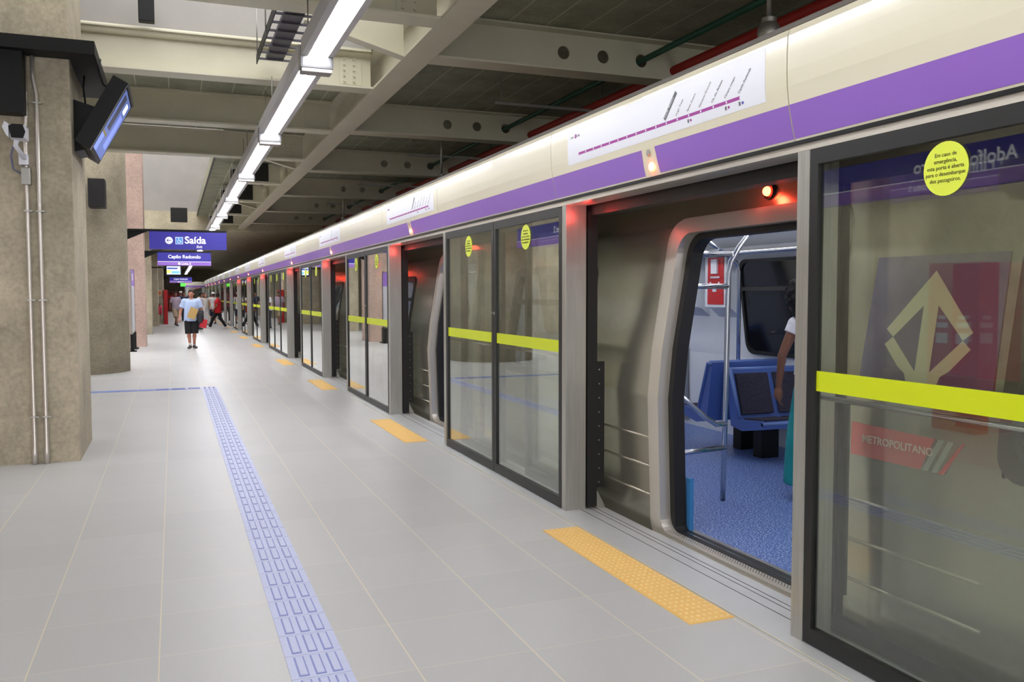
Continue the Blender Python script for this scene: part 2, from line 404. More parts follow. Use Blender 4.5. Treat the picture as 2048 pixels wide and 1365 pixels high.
for i, y in enumerate((9.5, 18.6, 27.6)):
    t = thing('haunch_bracket', 'tapered cream steel bracket joined to the girder, %s to the camera' % ORD[i], 'bracket', (2.0, y, 4.2), 0, 'tapered brackets on the girder')
    mb = MB(); mb.prism([(GX0, 4.2), (GX0, 4.66), (1.35, 4.66), (1.35, 4.48)], 1, y, y+.02); mb.build('plate', beam_w, t, t.location)
    mb = MB(); mb.prism([(GX0, 4.19), (GX0, 4.2), (1.35, 4.48), (1.35, 4.47)], 1, y-.07, y+.09)
    mb.build('flange', beam_w, t, t.location)
    if i == 0:
        mb = MB(); mb.disc((1.72, y-.01, 4.56), .085, 1, .03); mb.build('round_cover', beam_w, t, t.location)
for i, y in enumerate((21.3, 25.6, 30.0, 34.2)):
    t = thing('black_ceiling_box', 'black box between girder and light trough, %s to the camera' % ORD[i], 'box', (1.8, y, 4.24), 0, 'black boxes beside the girder')
    mb = MB(); mb.box(1.32, 2.15, y, y+.5, 4.25, 4.5); mb.box(1.95, 2.15, y, y+.5, 4.5, 4.67); mb.build('box', dark_void, t, t.location)
    mb = MB(); mb.box(1.32, 2.415, y, y+.3, 4.2, 4.25); mb.box(2.15, 2.415, y+.02, y+.25, 4.25, 4.67); mb.build('ledge', beam_w, t, t.location)
mb = MB(); mb.rbox(-.3, -.13, 10.9, 11.02, 4.71, 5.1, .01)
tag(mb.build('black_wall_box', black, origin=(-.2, 11, 4.71)), 'small black box on the pale upper wall at the top left', 'box')
mb = MB(); mb.rbox(-.02, .55, 34.0, 34.4, 4.25, 4.75, .02)
tag(mb.build('black_ceiling_box', dark_void, origin=(.2, 34.2, 4.25)), 'black box left of the light trough, above the exit sign', 'box')
# cable tray beside the lights
t = thing('cable_tray', 'grey cable tray running above and left of the light trough', 'cable tray', (1.2, 12, 4.4))
mb = MB()
for q in range(9): mb.box(1.0, 1.5, 8.5+.3*q, 8.53+.3*q, 4.40, 4.42)
mb.box(1.1, 1.3, 8.4, 11.0, 4.42, 4.47); mb.build('tray', mat('tray_metal', (92, 90, 98), .5, .5), t, t.location)
mb = MB(); mb.box(.99, 1.0, 8.4, 11.0, 4.36, 4.47); mb.box(1.5, 1.51, 8.4, 11.0, 4.36, 4.47); mb.box(.93, .95, 17.7, 36.5, 4.66, 4.74); mb.build('side_rail', black, t, t.location)
for y in (8.7, 9.8, 10.8):
    mb = MB(); mb.tube([(.985, y, 4.4), (.985, y, 5.1)], .008, 6); mb.build('hanger_rod', grey_post, t, t.location)

# pipes above the track
def pipe(name, x, z, r, m, label):
    mb = MB(); mb.tube([(x, -2, z), (x, 36.5, z)], r, 12)
    tag(mb.build(name, m, origin=(x, 17, z)), label, 'pipe')
pipe('green_pipe', 5.39, 4.44, .035, pipe_green, 'thin green pipe running above the track through the beam holes')
pipe('red_pipe', 5.85, 4.36, .06, pipe_red, 'red fire main pipe running above the track beside the green one')
for i, y in enumerate((11.7, 16.6, 21.5, 26.3)):
    t = thing('pipe_hanger', 'grey channel hanger holding the ceiling pipes, %s to the camera' % ORD[i], 'bracket', (4.9, y, 4.2), 0, 'pipe hangers')
    mb = MB(); mb.box(4.3, 6.1, y, y+.04, 4.28, 4.32); mb.build('channel', grey_post, t, t.location)
    for xr in (4.4, 6.0): mb = MB(); mb.tube([(xr, y+.02, 4.28), (xr, y+.02, 4.675)], .008, 6); mb.build('rod', grey_post, t, t.location)
for i, (x, y) in enumerate(((4.55, 15.2), (4.5, 24.6), (4.4, 5.75))):
    t = thing('ceiling_camera', 'grey bulbous detector hanging over the screen door header, %s to the camera' % ORD[[1, 2, 0][i]], 'detector', (x, y, 3.5), 0, 'ceiling detectors')
    mb = MB(); mb.tube([(x, y, 3.72), (x, y, 4.68)], .02, 8); mb.build('stem', grey_post, t, t.location)
    mb = MB(); mb.ball((x, y, 3.64), (.09, .09, .11)); mb.disc((x, y, 3.73), .06, 2, .05); mb.build('housing', grey_post, t, t.location)

# ------------------------------------------------------------------ fluorescent troughs
TX, TZ = 1.125, 3.55
t0 = thing('light_trough', 'continuous fluorescent light trough section, nearest to the camera', 'ceiling light', (TX, 3.75, TZ), 0, 'fluorescent trough sections')
mb = MB()
prof = [(-.125, -.028), (-.072, -.028), (-.06, .035), (.075, .035), (.088, -.028), (.135, -.028), (.135, .1), (-.125, .1)]
mb.prism(prof, 1, .004, 3.486)
mb.build('housing', trough_m, t0)
for (xa, ya, yb) in ((-.022, .1, 1.74), (.014, 1.76, 3.42)):
    mb = MB(); mb.tube([(xa+.012, ya, .0), (xa+.012, yb, .0)], .031, 12); mb.build('fluorescent_tube', tube_m, t0)
mb = MB(); mb.rbox(-.13, .135, -.158, .0, -.12, .06, .02); mb.rbox(-.12, .125, -.15, -.01, -.15, -.12, .005, 1); mb.build('end_box', [silver, grey_strip], t0)
for yy in (.3, 3.2): mb = MB(); mb.tube([(0, yy, .1), (0, yy, .59)], .006, 6); mb.build('hanger_rod', grey_post, t0)
k = 0
for i in range(-2, 23):
    y = 3.75 + 3.65*i
    if i == 0: continue
    nm = (('first behind the camera' if i == -1 else 'second behind the camera') if i < 0 else '%s to the camera' % ORD[i])
    dup(t0, (TX, y, TZ), 'continuous fluorescent light trough section, ' + nm)

for i in range(11):  # added unseen trough row, fill light for the ceiling and left beams
    dup(t0, (-4.9, -4+3.65*i, 3.95), 'added fill light trough, unseen behind the columns, %s to the camera' % ORD[i])
# ------------------------------------------------------------------ platform screen doors
PX = 2.657
Ns = [.27, 5.83, 11.37, 16.92, 22.42, 29.6, 35.1, 40.6, 46.1, 51.6, 57.1, 62.6, 68.1, 73.6, 79.1]
Fs = [3.17, 8.75, 14.32, 19.87, 27.0, 32.52, 38.02, 43.52, 49.02, 54.52, 60.02, 65.52, 71.02, 76.52, 82.0]
def leaf(parent, L, off, sticker=True, flip=False):
    """one glass leaf, local coords: x 0 = platform face, y along, z up"""
    fr = .05
    mb = MB(); a, b_ = off+.004, off+L-.004
    mb.box(0, .035, a, a+fr, .012, 2.24); mb.box(0, .035, b_-fr, b_, .012, 2.24)
    mb.box(0, .035, a+fr, b_-fr, .012, .085); mb.box(0, .035, a+fr, b_-fr, 2.17, 2.24)
    lf = mb.build('leaf_frame', black_fr, parent)
    mb = MB(); mb.box(.014, .02, a+fr, b_-fr, .085, 2.17); mb.build('glass_pane', glass, lf)
    mb = MB(); mb.box(.010, .0135, a+fr, b_-fr, 1.165, 1.255); mb.build('safety_band', yellow_band, lf)
    mb = MB(); mb.tube([(.045, a+.01, 1.135), (.045, b_-.01, 1.135)], .012, 10); mb.build('push_bar', chrome, lf)
    hy = a+fr/2 if flip else b_-fr/2
    mb = MB(); mb.disc((-.004, hy, 1.43), .012, 0, .012, n=16); mb.build('lock', grey_post, lf)
    c = off+L/2
    if sticker == 2:
        mb = MB(); mb.disc((.012, c, 2.06), .1, 0, .003)
        for j, tx in enumerate(('Em caso de', 'emerg\u00eancia,', 'esta porta \u00e9 aberta', 'para o desembarque', 'dos passageiros.')):
            mb.text(tx, .0215, (.0098, c, 2.105-j*.0235), (0, -1, 0), (0, 0, 1), 1, 'CENTER', ext=.0003)
        mb.build('round_sticker', [yellow_st, blackink], lf)
    elif sticker:
        mb = MB(); mb.disc((.012, c, 2.06), .1, 0, .003)
        for j in range(5): mb.box(.0098, .0104, c-.06+.01*abs(j-2), c+.06-.01*abs(j-2), 2.11-j*.0235, 2.118-j*.0235, 1)
        mb.build('round_sticker', [yellow_st, mat('sticker_print', (150, 160, 50), .5)], lf)
    return lf
for i, (N, F) in enumerate(zip(Ns, Fs)):
    L = F-N; nl = 3 if L > 4 else 2
    t = thing('glass_screen_panel', 'fixed glass screen panel with lime band, %s to the camera' % ORD[i], 'glass panel', (PX, N, 0), 0, 'glass panels of the platform screen')
    for k in range(nl): leaf(t, L/nl, k*L/nl, 2 if i < 3 else 1, k > 0)
    # steel posts either side
    if i > 0:
        tp = thing('steel_post', 'brushed steel doorway post at the near end of the %s glass panel' % ORD[i].replace(' nearest', '').replace('nearest', 'first'), 'post', (PX, N-.07, 0), 0, 'steel door posts')
        mb = MB(); mb.rbox(0, .165, 0, .068, 0, 2.26, .004); mb.build('post', steel, tp)
    tq = thing('steel_post', 'brushed steel doorway post at the far end of the %s glass panel' % ORD[i].replace(' nearest', '').replace('nearest', 'first'), 'post', (PX, F, 0), 0, 'steel door posts')
    mb = MB(); mb.rbox(0, .165, 0, .082, 0, 2.26, .004); mb.build('post', steel, tq)

# retracted sliding leaves behind the panels, one pair per doorway
def sliding(name_lab, y_edge, direction, near):
    """edge at y_edge, leaf extends in +y (direction 1) or -y (-1) behind the glass panel"""
    t = thing('sliding_screen_door', name_lab, 'sliding door', (PX+.165, y_edge, 0), 0, 'open sliding screen doors')
    d = direction; Lf = 1.25
    mb = MB()
    mb.box(.01, .09, *sorted((0, d*.06)), .02, 2.2)
    mb.box(.02, .06, *sorted((d*Lf, d*(Lf-.06))), .02, 2.2); mb.box(.02, .06, *sorted((d*.06, d*Lf)), .02, .1); mb.box(.02, .06, *sorted((d*.06, d*Lf)), 2.1, 2.2)
    fr = mb.build('leaf_frame', rubber, t)
    mb = MB(); mb.box(.038, .044, *sorted((d*.06, d*(Lf-.06))), .1, 2.1); mb.build('glass_pane', glass, fr)
    mb = MB(); mb.box(.09, .15, *sorted((0, d*.02)), .16, 1.1)
    for k in range(9): mb.disc((.105, -d*.003, .2+k*.105), .006, 1, .006, 1, n=8)
    mb.build('fender', [rubber, silver], t)
    if near:
        mb = MB(); mb.prism([(.0, -.01), (.07, -.01), (.0, .12)], 1, 0, d*.01)
        for v in range(len(mb.v)): x, y, z = mb.v[v]; mb.v[v] = (x+.09, y, z+.02)
        mb.build('foot_plate', steel, t)
        mb = MB(); mb.ball((.05, -.03, 2.19), .016); mb.build('status_lamp', red_lamp, t)
        if y_edge < 45:
            ld = bpy.data.lights.new('lamp_glow', 'POINT'); ld.energy = .45; ld.color = (1, .04, .03); ld.shadow_soft_size = .02
            lo = bpy.data.objects.new('lamp_glow', ld); C.objects.link(lo); lo.location = (PX+.09, y_edge-.16, 2.17)
for i in range(len(Ns)-1):
    wd_ = ORD[i] + ' doorway to the camera'
    sliding('open sliding screen door with black edge, far side of the %s doorway' % ORD[i], Ns[i+1]-.075, 1, True)
    sliding('open sliding screen door with black edge, near side of the %s doorway' % ORD[i], Fs[i]+.085, -1, False)

# header panels: doorway segments carry route map, lamp; panel segments are plain
PROF = [(2.651, 2.285), (2.632, 2.35), (2.61, 2.45), (2.599, 2.53), (2.596, 2.60), (2.596, 2.68), (2.599, 2.755), (2.607, 2.785)]
def sx(z):
    for (x0, z0), (x1, z1) in zip(PROF, PROF[1:]):
        if z0 <= z <= z1: return x0+(x1-x0)*(z-z0)/(z1-z0)
    return PROF[0][0]
def surf(mb, y0, y1, z0, z1, off, mi, n=6, y0t=None, y1t=None):
    """thin shell following the header's curved face; y0t/y1t shift the top edge"""
    y0t = y0 if y0t is None else y0t; y1t = y1 if y1t is None else y1t
    zs = sorted(set([z0, z1]+[z for _, z in PROF if z0 < z < z1]+[z0+(z1-z0)*k/n for k in range(n+1)]))
    vs = []
    for z in zs:
        f = (z-z0)/(z1-z0) if z1 > z0 else 0
        vs += [(sx(z)-off, y0+(y0t-y0)*f, z), (sx(z)-off, y1+(y1t-y1)*f, z)]
    m_ = len(zs)
    mb.add(vs, [(2*k, 2*k+1, 2*k+3, 2*k+2) for k in range(m_-1)], mi, True)
    back = [(v[0]+off*.8, v[1], v[2]) for v in vs]
    mb.add(back, [(2*k, 2*k+2, 2*k+3, 2*k+1) for k in range(m_-1)], mi, True)
segs = []
edges = [(-2.3, .35)]
for i in range(len(Ns)):
    a = Ns[i]+.06 if i else .3
    segs.append((a, Fs[i]+.09, False))
    if i+1 < len(Ns): segs.append((Fs[i]+.09, Ns[i+1]+.06, True))
door_n = 0; plain_n = 0
for (a, b_, isdoor) in segs:
    if isdoor:
        lab = 'cream header panel with line map and lamp over the %s doorway' % ORD[door_n]
    else:
        lab = 'plain cream and purple header panel over the %s glass panel' % ORD[plain_n]
    t = thing('header_panel', lab, 'header panel', (PX, a, 2.26), 0, 'header panels of the platform screen')
    mb = MB(); g = .004
    pts = PROF + [(2.66, 2.80), (2.95, 2.80), (2.95, 2.285)]
    mb.prism(pts, 1, a+g, b_-g, 0, False); mb.build('shell', cream, t, t.location)
    cy = (a+b_)/2-.09 if isdoor else None
    if isdoor:
        cy = (a+b_)/2-.06
        mb = MB(); surf(mb, a+g, cy-.085, 2.30, 2.45, .0012, 0, y1t=cy-.075); surf(mb, cy+.085, b_-g, 2.30, 2.45, .0012, 0, y0t=cy+.075); mb.build('purple_band', purple, t, t.location)
        near = door_n < 3
        lamp = MB(); lamp.ball((sx(2.345)-.004, cy-.01, 2.345), (.012, .026, .026), 0); lp = lamp.build('indicator_lamp', orange_lamp, t, t.location)
        mb = MB(); mb.disc((sx(2.43)-.002, cy+.0, 2.425), .02, 0, .006, n=20); mb.build('key_switch', grey_post, t, t.location)
        # route map sticker
        y_l = cy+1.08; y_r = cy-1.1
        mb = MB(); surf(mb, y_r, y_l, 2.495, 2.745, .0014, 0)
        lz = lambda y: 2.555
        s1 = y_l-.17; s2 = y_r+.19
        def strip(ya, yb, za, zb, off, mi):
            surf(mb, min(ya, yb), max(ya, yb), za, zb, off, mi, n=1)
        strip(s2, s1, 2.545, 2.562, .002, 1)
        nst = 17
        for k in range(nst):
            yy = s1-(s1-s2)*k/(nst-1)
            strip(yy-.006, yy+.006, 2.548, 2.559, .0026, 0)
        xd = (0, -1, 0)
        names = ['Adolfo Pinheiro', 'Largo Treze', 'Santo Amaro', 'Giovanni Gronchi', 'Vila das Belezas', 'Campo Limpo', 'Cap\u00e3o Redondo']
        for k, nm in enumerate(names):
            kk = nst-1-(len(names)-1-k)
            yy = s1-(s1-s2)*kk/(nst-1)
            dv = Vector((0, -1, 1.05)).normalized(); uv = Vector((0, 1.05, 1)).normalized()
            xx = sx(2.6)-.003
            if k == 0:
                c0 = Vector((xx-.0, yy+.012, 2.572)); p = [c0-uv*.004, c0+dv*.175-uv*.004, c0+dv*.175+uv*.02, c0+uv*.02]
                mb.add([tuple(q) for q in p], [(0, 1, 2, 3)], 2)
                if near: mb.text(nm, .021, tuple(c0+Vector((-.0016, 0, 0))+dv*.008+uv*.002), dv, uv, 0, ext=.0002)
            elif near:
                mb.text(nm, .021, (xx, yy+.008, 2.572), dv, uv, 2, ext=.0002)
            else:
                c0 = Vector((xx, yy+.008, 2.572)); p = [c0, c0+dv*.13, c0+dv*.13+uv*.008, c0+uv*.008]; mb.add([tuple(q) for q in p], [(0, 1, 2, 3)], 2)
        if near:
            mb.text('Linha', .024, (sx(2.68)-.003, y_l-.05, 2.67), xd, (0, 0, 1), 2, ext=.0002)
            mb.disc((sx(2.68)-.003, y_l-.13, 2.678), .014, 0, .002, 1, n=20)
            mb.text('5', .02, (sx(2.68)-.0045, y_l-.125, 2.671), xd, (0, 0, 1), 0, ext=.0002)
            mb.text('Lil\u00e1s', .024, (sx(2.68)-.003, y_l-.155, 2.67), xd, (0, 0, 1), 2, ext=.0002)
        for kk in (nst-5, nst-2, nst-1):
            yy = s1-(s1-s2)*kk/(nst-1)
            strip(yy+.0, yy+.014, 2.516, 2.535, .0022, 2)
            mb.disc((sx(2.525)-.003, yy-.018, 2.526), .007, 0, .002, 1 if kk != nst-1 else 3, n=12)
        mb.build('route_map', [white_st, magenta, ink, blue_sign], t, t.location)
        door_n += 1
    else:
        mb = MB(); surf(mb, a+g, b_-g, 2.30, 2.45, .0012, 0); mb.build('purple_band', purple, t, t.location)
        plain_n += 1
    mb = MB(); mb.box(2.64, 2.70, a, b_, 2.272, 2.288, 1); mb.box(2.655, 2.82, a, b_, 2.24, 2.272, 0)
    mb.build('bottom_rail', [steel_frame, black], t, t.location)
    mb = MB(); mb.prism([(2.61, 2.79), (2.64, 2.80), (2.80, 2.90), (2.95, 2.90), (2.95, 2.80)], 1, a, b_); mb.build('top_plate', grey_strip, t, t.location)
    mb = MB(); mb.box(2.85, 2.95, a, b_, 2.17, 2.3); mb.build('door_track', black_fr, t, t.location)

# ------------------------------------------------------------------ floor markings
mb = MB(); SY0, SY1 = 1.5, 15.62; SX0, SX1 = .425, .675; ty = SY1-.245
while ty > SY0:
    mb.box(SX0, SX1, ty+.002, ty+.243, -.01, .004, 0)
    for bx in (.055, .125, .195):
        x0 = SX0+bx-.017; x1 = x0+.034
        mb.prism([(x0-.005, ty+.02), (x1+.005, ty+.02), (x1+.005, ty+.225), (x0-.005, ty+.225)], 2, .004, .0062, 1)
        mb.box(x0+.002, x1-.002, ty+.028, ty+.217, .0062, .0085, 0)
    ty -= .245
mb.box(SX0, SX1, SY1, SY1+.25, -.01, .004, 0)
for bx in range(3):
    for by in range(3): mb.box(SX0+.035+.07*bx, SX0+.065+.07*bx, SY1+.03+by*.075, SY1+.07+by*.075, .004, .008, 1)
x = SX0
for k in range(7):
    mb.box(x-.25*(k+1), x-.25*k-.006, SY1, SY1+.25, -.01, .004, 0 if k == 0 else 2)
    if k < 3:
        for by in range(3): mb.box(x-.25*(k+1)+.03, x-.25*k-.03, SY1+.035+by*.075, SY1+.065+by*.075, .004, .008, 1)
mb.box(-6, x-1.75, SY1+.08, SY1+.22, -.01, .004, 2)
tag(mb.build('tactile_strip', [tactile, tactile_d, tactile_b], origin=(.55, 8, 0)), 'lavender blue tactile guiding strip with raised bars, turning left on the grey floor', 'tactile paving')
ctr = [(.0+Fs[i]+Ns[i+1])/2 for i in range(len(Ns)-1)]
for i, cy in enumerate(ctr):
    y0, y1 = cy-.96, cy+.84
    mb = MB(); mb.box(2.295, 2.553, y0, y1, -.01, .005, 0)
    if i < 6:
        for a in range(7):
            for b_ in range(36):
                mb.disc((2.32+a*.035, y0+.025+b_*.05, .006), .008, 2, .004, 1, n=6)
    tag(mb.build('tactile_mat', [ytile, ydot], origin=(2.42, cy, 0)), 'yellow dotted tactile mat in front of the %s doorway' % ORD[i], 'tactile paving', 'yellow mats at the doors')

# ------------------------------------------------------------------ the train
def tx(z):      # outer face
    P = [(-1.0, 3.10), (0, 3.06), (.9, 3.03), (1.22, 3.06), (2.05, 3.20), (2.4, 3.30), (2.7, 3.6)]
    for (z0, x0), (z1, x1) in zip(P, P[1:]):
        if z0 <= z <= z1: return x0+(x1-x0)*(z-z0)/(z1-z0)
    return P[-1][1]
def tfx(z):     # inner face of the far side
    P = [(-1, 5.9), (.9, 5.87), (2.05, 5.72), (2.7, 5.4)]
    for (z0, x0), (z1, x1) in zip(P, P[1:]):
        if z0 <= z <= z1: return x0+(x1-x0)*(z-z0)/(z1-z0)
    return P[-1][1]
def rr(y0, y1, z0, z1, r, n=7, rb=None):
    rb = r if rb is None else rb; pts = []
    for (cy, cz, a0, q) in ((y1-r, z1-r, 0, r), (y0+r, z1-r, PI/2, r), (y0+rb, z0+rb, PI, rb), (y1-rb, z0+rb, 1.5*PI, rb)):
        for k in range(n): a = a0+PI/2*k/(n-1); pts.append((cy+q*math.cos(a), cz+q*math.sin(a)))
    # extra points along the vertical edges so the ring follows the bent wall
    out = []
    for i, p in enumerate(pts):
        q = pts[(i+1) % len(pts)]; out.append(p)
        d = abs(q[1]-p[1])
        if d > .3:
            zs = [z for z in (.9, 1.22, 2.05) if min(p[1], q[1]) < z < max(p[1], q[1])]
            if q[1] < p[1]: zs.reverse()
            for z in zs: f = (z-p[1])/(q[1]-p[1]); out.append((p[0]+(q[0]-p[0])*f, z))
    return out
def ring(mb, y0, y1, z0, z1, r, w, fx, out, depth, mi=0, rb=None):
    """frame ring on the wall surface: outer outline grows by w; stands out by `out`, goes in by `depth`"""
    A = rr(y0, y1, z0, z1, r, rb=rb); Bo = []
    cy, cz = (y0+y1)/2, (z0+z1)/2
    sy, sz = (y1-y0+2*w)/(y1-y0), (z1-z0+2*w)/(z1-z0)
    Bo = [(cy+(p[0]-cy)*sy, cz+(p[1]-cz)*sz) for p in A]; n = len(A)
    vs = [(fx(p[1])-out, p[0], p[1]) for p in A] + [(fx(p[1])-out, p[0], p[1]) for p in Bo]
    vs += [(fx(p[1])+depth, p[0], p[1]) for p in A] + [(fx(p[1])+depth*.2, p[0], p[1]) for p in Bo]
    fs = []
    for i in range(n):
        j = (i+1) % n
        fs += [(i, j, j+n, i+n), (i, i+2*n, j+2*n, j), (i+n, j+n, j+3*n, i+3*n)]
    mb.add(vs, fs, mi)
def sheet(mb, yz_rects, fx, off=0, mi=0, zs=(-1, 0, .9, 1.22, 2.05, 2.4, 2.7)):
    for (y0, y1, z0, z1) in yz_rects:
        lv = sorted(set([z0, z1]+[z for z in zs if z0 < z < z1]))
        for za, zb in zip(lv, lv[1:]):
            mb.add([(fx(za)+off, y0, za), (fx(za)+off, y1, za), (fx(zb)+off, y1, zb), (fx(zb)+off, y0, zb)], [(0, 1, 2, 3)], mi)
DOORW = (-.81, .76)     # door opening about its centre 4.36
def make_car(label, ya, yb, doors, wins):
    t = thing('metro_train_car', label, 'train', (4.5, (ya+yb)/2, -1), 0)
    o = t.location
    solids = []; y = ya
    ev = sorted([(c+DOORW[0], c+DOORW[1], 'd') for c in doors]+[(a, b_, 'w') for a, b_ in wins])
    for (a, b_, k) in ev:
        solids.append((y, a, -.9, 2.65))
        if k == 'd': solids += [(a, b_, -.9, -.015), (a, b_, 2.03, 2.65)]
        else: solids += [(a, b_, -.9, .87), (a, b_, 1.83, 2.65)]
        y = b_
    solids.append((y, yb, -.9, 2.65))
    mb = MB(); sheet(mb, solids, tx)
    for z in (.21, .41, .61):
        for (a, b_, z0, z1) in solids:
            if z0 < 0 and z1 > .8: mb.tube([(tx(z), a+.1, z), (tx(z), b_-.1, z)], .009, 6, 0)
    # end wall, far side, roof
    for yy in (ya, yb): mb.add([(3.1, yy, -.9), (5.95, yy, -.9), (5.95, yy, 2.4), (5.5, yy, 2.75), (3.6, yy, 2.75), (3.1, yy, 2.3)], [(0, 1, 2, 3, 4, 5)])
    mb.add([(3.6, ya, 2.7), (3.6, yb, 2.7), (5.4, yb, 2.8), (5.4, ya, 2.8)], [(0, 1, 2, 3)]); mb.add([(5.4, ya, 2.8), (5.4, yb, 2.8), (6.0, yb, 2.3), (6.0, ya, 2.3)], [(0, 1, 2, 3)])
    mb.add([(6.0, ya, 2.3), (6.0, yb, 2.3), (6.0, yb, -.9), (6.0, ya, -.9)], [(0, 1, 2, 3)])
    mb.build('outer_shell', steel_side, t, o)
    mb = MB()
    for (a, b_, z0, z1) in solids:
        if z0 < 0 and z1 > 2:
            sheet(mb, [(a, b_, 0, 2.2)], tx, .13)
            for yy in (a, b_):
                mb.add([(tx(0)+.02, yy, 0), (tx(0)+.13, yy, 0), (tx(.9)+.13, yy, .9), (tx(.9)+.02, yy, .9)], [(0, 1, 2, 3)])
                mb.add([(tx(.9)+.02, yy, .9), (tx(.9)+.13, yy, .9), (tx(2.2)+.13, yy, 2.2), (tx(2.2)+.02, yy, 2.2)], [(0, 1, 2, 3)])
        elif z1 < 1 and z1 > .5: sheet(mb, [(a, b_, 0, z1)], tx, .13)
        elif z0 > 1.5: sheet(mb, [(a, b_, z0, 2.2)], tx, .13)
    sheet(mb, [(ya+.02, yb-.02, 0, 2.2)], tfx, 0)
    # ceiling with cove
    mb.add([(tx(2.2)+.13, ya, 2.2), (tx(2.2)+.13, yb, 2.2), (3.9, yb, 2.34), (3.9, ya, 2.34)], [(0, 1, 2, 3)])
    mb.add([(3.9, ya, 2.34), (3.9, yb, 2.34), (5.2, yb, 2.34), (5.2, ya, 2.34)], [(0, 1, 2, 3)])
    mb.add([(5.2, ya, 2.34), (5.2, yb, 2.34), (tfx(2.2), yb, 2.1), (tfx(2.2), ya, 2.1)], [(0, 1, 2, 3)])
    mb.build('interior_lining', train_white, t, o)
    mb = MB(); mb.box(3.17, 5.9, ya+.05, yb-.05, -.04, .0); mb.build('vinyl_floor', vinyl, t, o)
    mb = MB()
    mb.box(4.95, 5.05, ya+.3, yb-.3, 2.32, 2.335); mb.box(4.0, 4.1, ya+.3, yb-.3, 2.32, 2.335); mb.build('ceiling_light', tl_m, t, o)
    mb = MB(); mb.box(5.45, 5.62, ya+.1, yb-.1, 2.03, 2.06); mb.box(5.5, 5.7, ya+.1, yb-.1, 2.06, 2.085, 1)
    mb.build('air_duct_strip', [silver, train_grey], t, o)
    for c in doors:
        a, b_ = c+DOORW[0], c+DOORW[1]
        mb = MB(); ring(mb, a+.08, b_-.08, .004, 2.0, .13, .1, tx, .03, .06, 0, rb=.1); ring(mb, a-.03, b_+.03, -.012, 2.045, .15, .05, tx, .014, .03, 0, rb=.1)
        fr = mb.build('door_frame', steel_frame, t, o)
        mb = MB(); ring(mb, a+.135, b_-.135, .01, 1.96, .12, .06, tx, -.05, .14, 0, rb=.04); mb.build('rubber_seal', rubber, fr, (0, 0, 0)).location = (0, 0, 0)
        fr.children[-1].location = -Vector(o) if False else (-o[0], -o[1], -o[2])
        mb = MB(); mb.box(3.055, 3.14, a+.02, b_-.02, -.03, .006, 0)
        for r_ in range(5):
            for q in range(56 if c < 5 else 0): mb.disc((3.068+.012*r_, a+.06+q*.025+(r_ % 2)*.012, .007), .004, 2, .004, 1, n=5)
        for xx in (3.15, 3.2): mb.box(xx, xx+.012, a+.02, b_-.02, -.03, .012, 1)
        mb.box(3.02, 3.055, a-.02, b_+.02, -.06, -.02, 0)
        mb.box(3.165, 3.26, a+.02, b_-.02, -.03, .003, 2)
        mb.build('door_sill', [steel_frame, chrome, mat('sill_plate', (150, 146, 140), .4, .7)], t, o)
        # lamp over the door
        zl = 2.19; mb = MB(); mb.disc((tx(zl)-.01, c-.17, zl), .045, 0, .03, 0, n=24); hs = mb.build('lamp_housing', black, t, o)
        mb = MB(); mb.ball((tx(zl)-.03, c-.17, zl), (.025, .028, .028), 0); l_ = mb.build('lamp_lens', red_lamp, hs); l_.location = (-o[0], -o[1], -o[2])
        ld = bpy.data.lights.new('lamp_glow', 'POINT'); ld.energy = .8; ld.color = (1, .06, .03); ld.shadow_soft_size = .03
        lo = bpy.data.objects.new('lamp_glow', ld); C.objects.link(lo); lo.location = (tx(zl)-.1, c-.17, zl)
        # far side door leaves
        mb = MB(); sheet(mb, [(a+.02, b_-.02, .05, 1.98)], tfx, -.02); fd = mb.build('far_door', train_grey, t, o)
        mb = MB(); ring(mb, a+.15, c-.08, .95, 1.75, .08, .03, tfx, .035, .005, 0); sheet(mb, [(a+.15, c-.08, .95, 1.75)], tfx, -.028, 1)
        ring(mb, c+.06, b_-.15, .95, 1.75, .08, .03, tfx, .035, .005, 0); sheet(mb, [(c+.06, b_-.15, .95, 1.75)], tfx, -.028, 1)
        w_ = mb.build('door_window', [train_white, dark_glass], fd); w_.location = (-o[0], -o[1], -o[2])
        mb = MB(); mb.box(3.2, 3.23, b_-.17, b_-.12, .0, .36); mb.build('blue_edge_strip', mat('blue_vinyl', (54, 122, 180), .4), t, o)
    for a, b_ in wins:
        mb = MB(); ring(mb, a+.05, b_-.05, .93, 1.78, .1, .07, tx, .012, .06, 0); mb.box(tx(1.5)+.005, tx(1.5)+.03, a+.05, b_-.05, 1.5, 1.55)
        fr = mb.build('window_frame', black_fr, t, o)
        mb = MB(); sheet(mb, [(a+.02, b_-.02, .9, 1.82)], tx, .03); w_ = mb.build('window_pane', tglass, fr); w_.location = (-o[0], -o[1], -o[2])
        # far window on the opposite wall
        mb = MB(); ring(mb, a+.12, b_-.05, .98, 1.93, .12, .035, tfx, .03, .02, 0); sheet(mb, [(a+.1, b_-.03, .97, 1.94)], tfx, -.012, 1); mb.box(tfx(1.65)-.05, tfx(1.65)-.015, a+.12, b_-.05, 1.63, 1.67, 0)
        mb.build('far_window', [black_fr, dark_glass], t, o)
    return t
d1 = [4.36+5.55*k for k in range(-1, 4)]; w1 = [(.7, 2.47), (6.25, 7.95), (11.8, 13.5), (17.35, 19.05)]
car1 = make_car('stainless steel metro car at the near doorways, with a violet emblem beside its door', -4.2, 24.0, d1, w1)
d2 = [28.2+5.5*k for k in range(0, 5)]; w2 = [(30.1, 31.8), (35.6, 37.3), (41.1, 42.8), (46.6, 48.3)]
car2 = make_car('stainless steel metro car coupled beyond the first, half hidden by far glass panels', 25.2, 52.0, d2, w2)
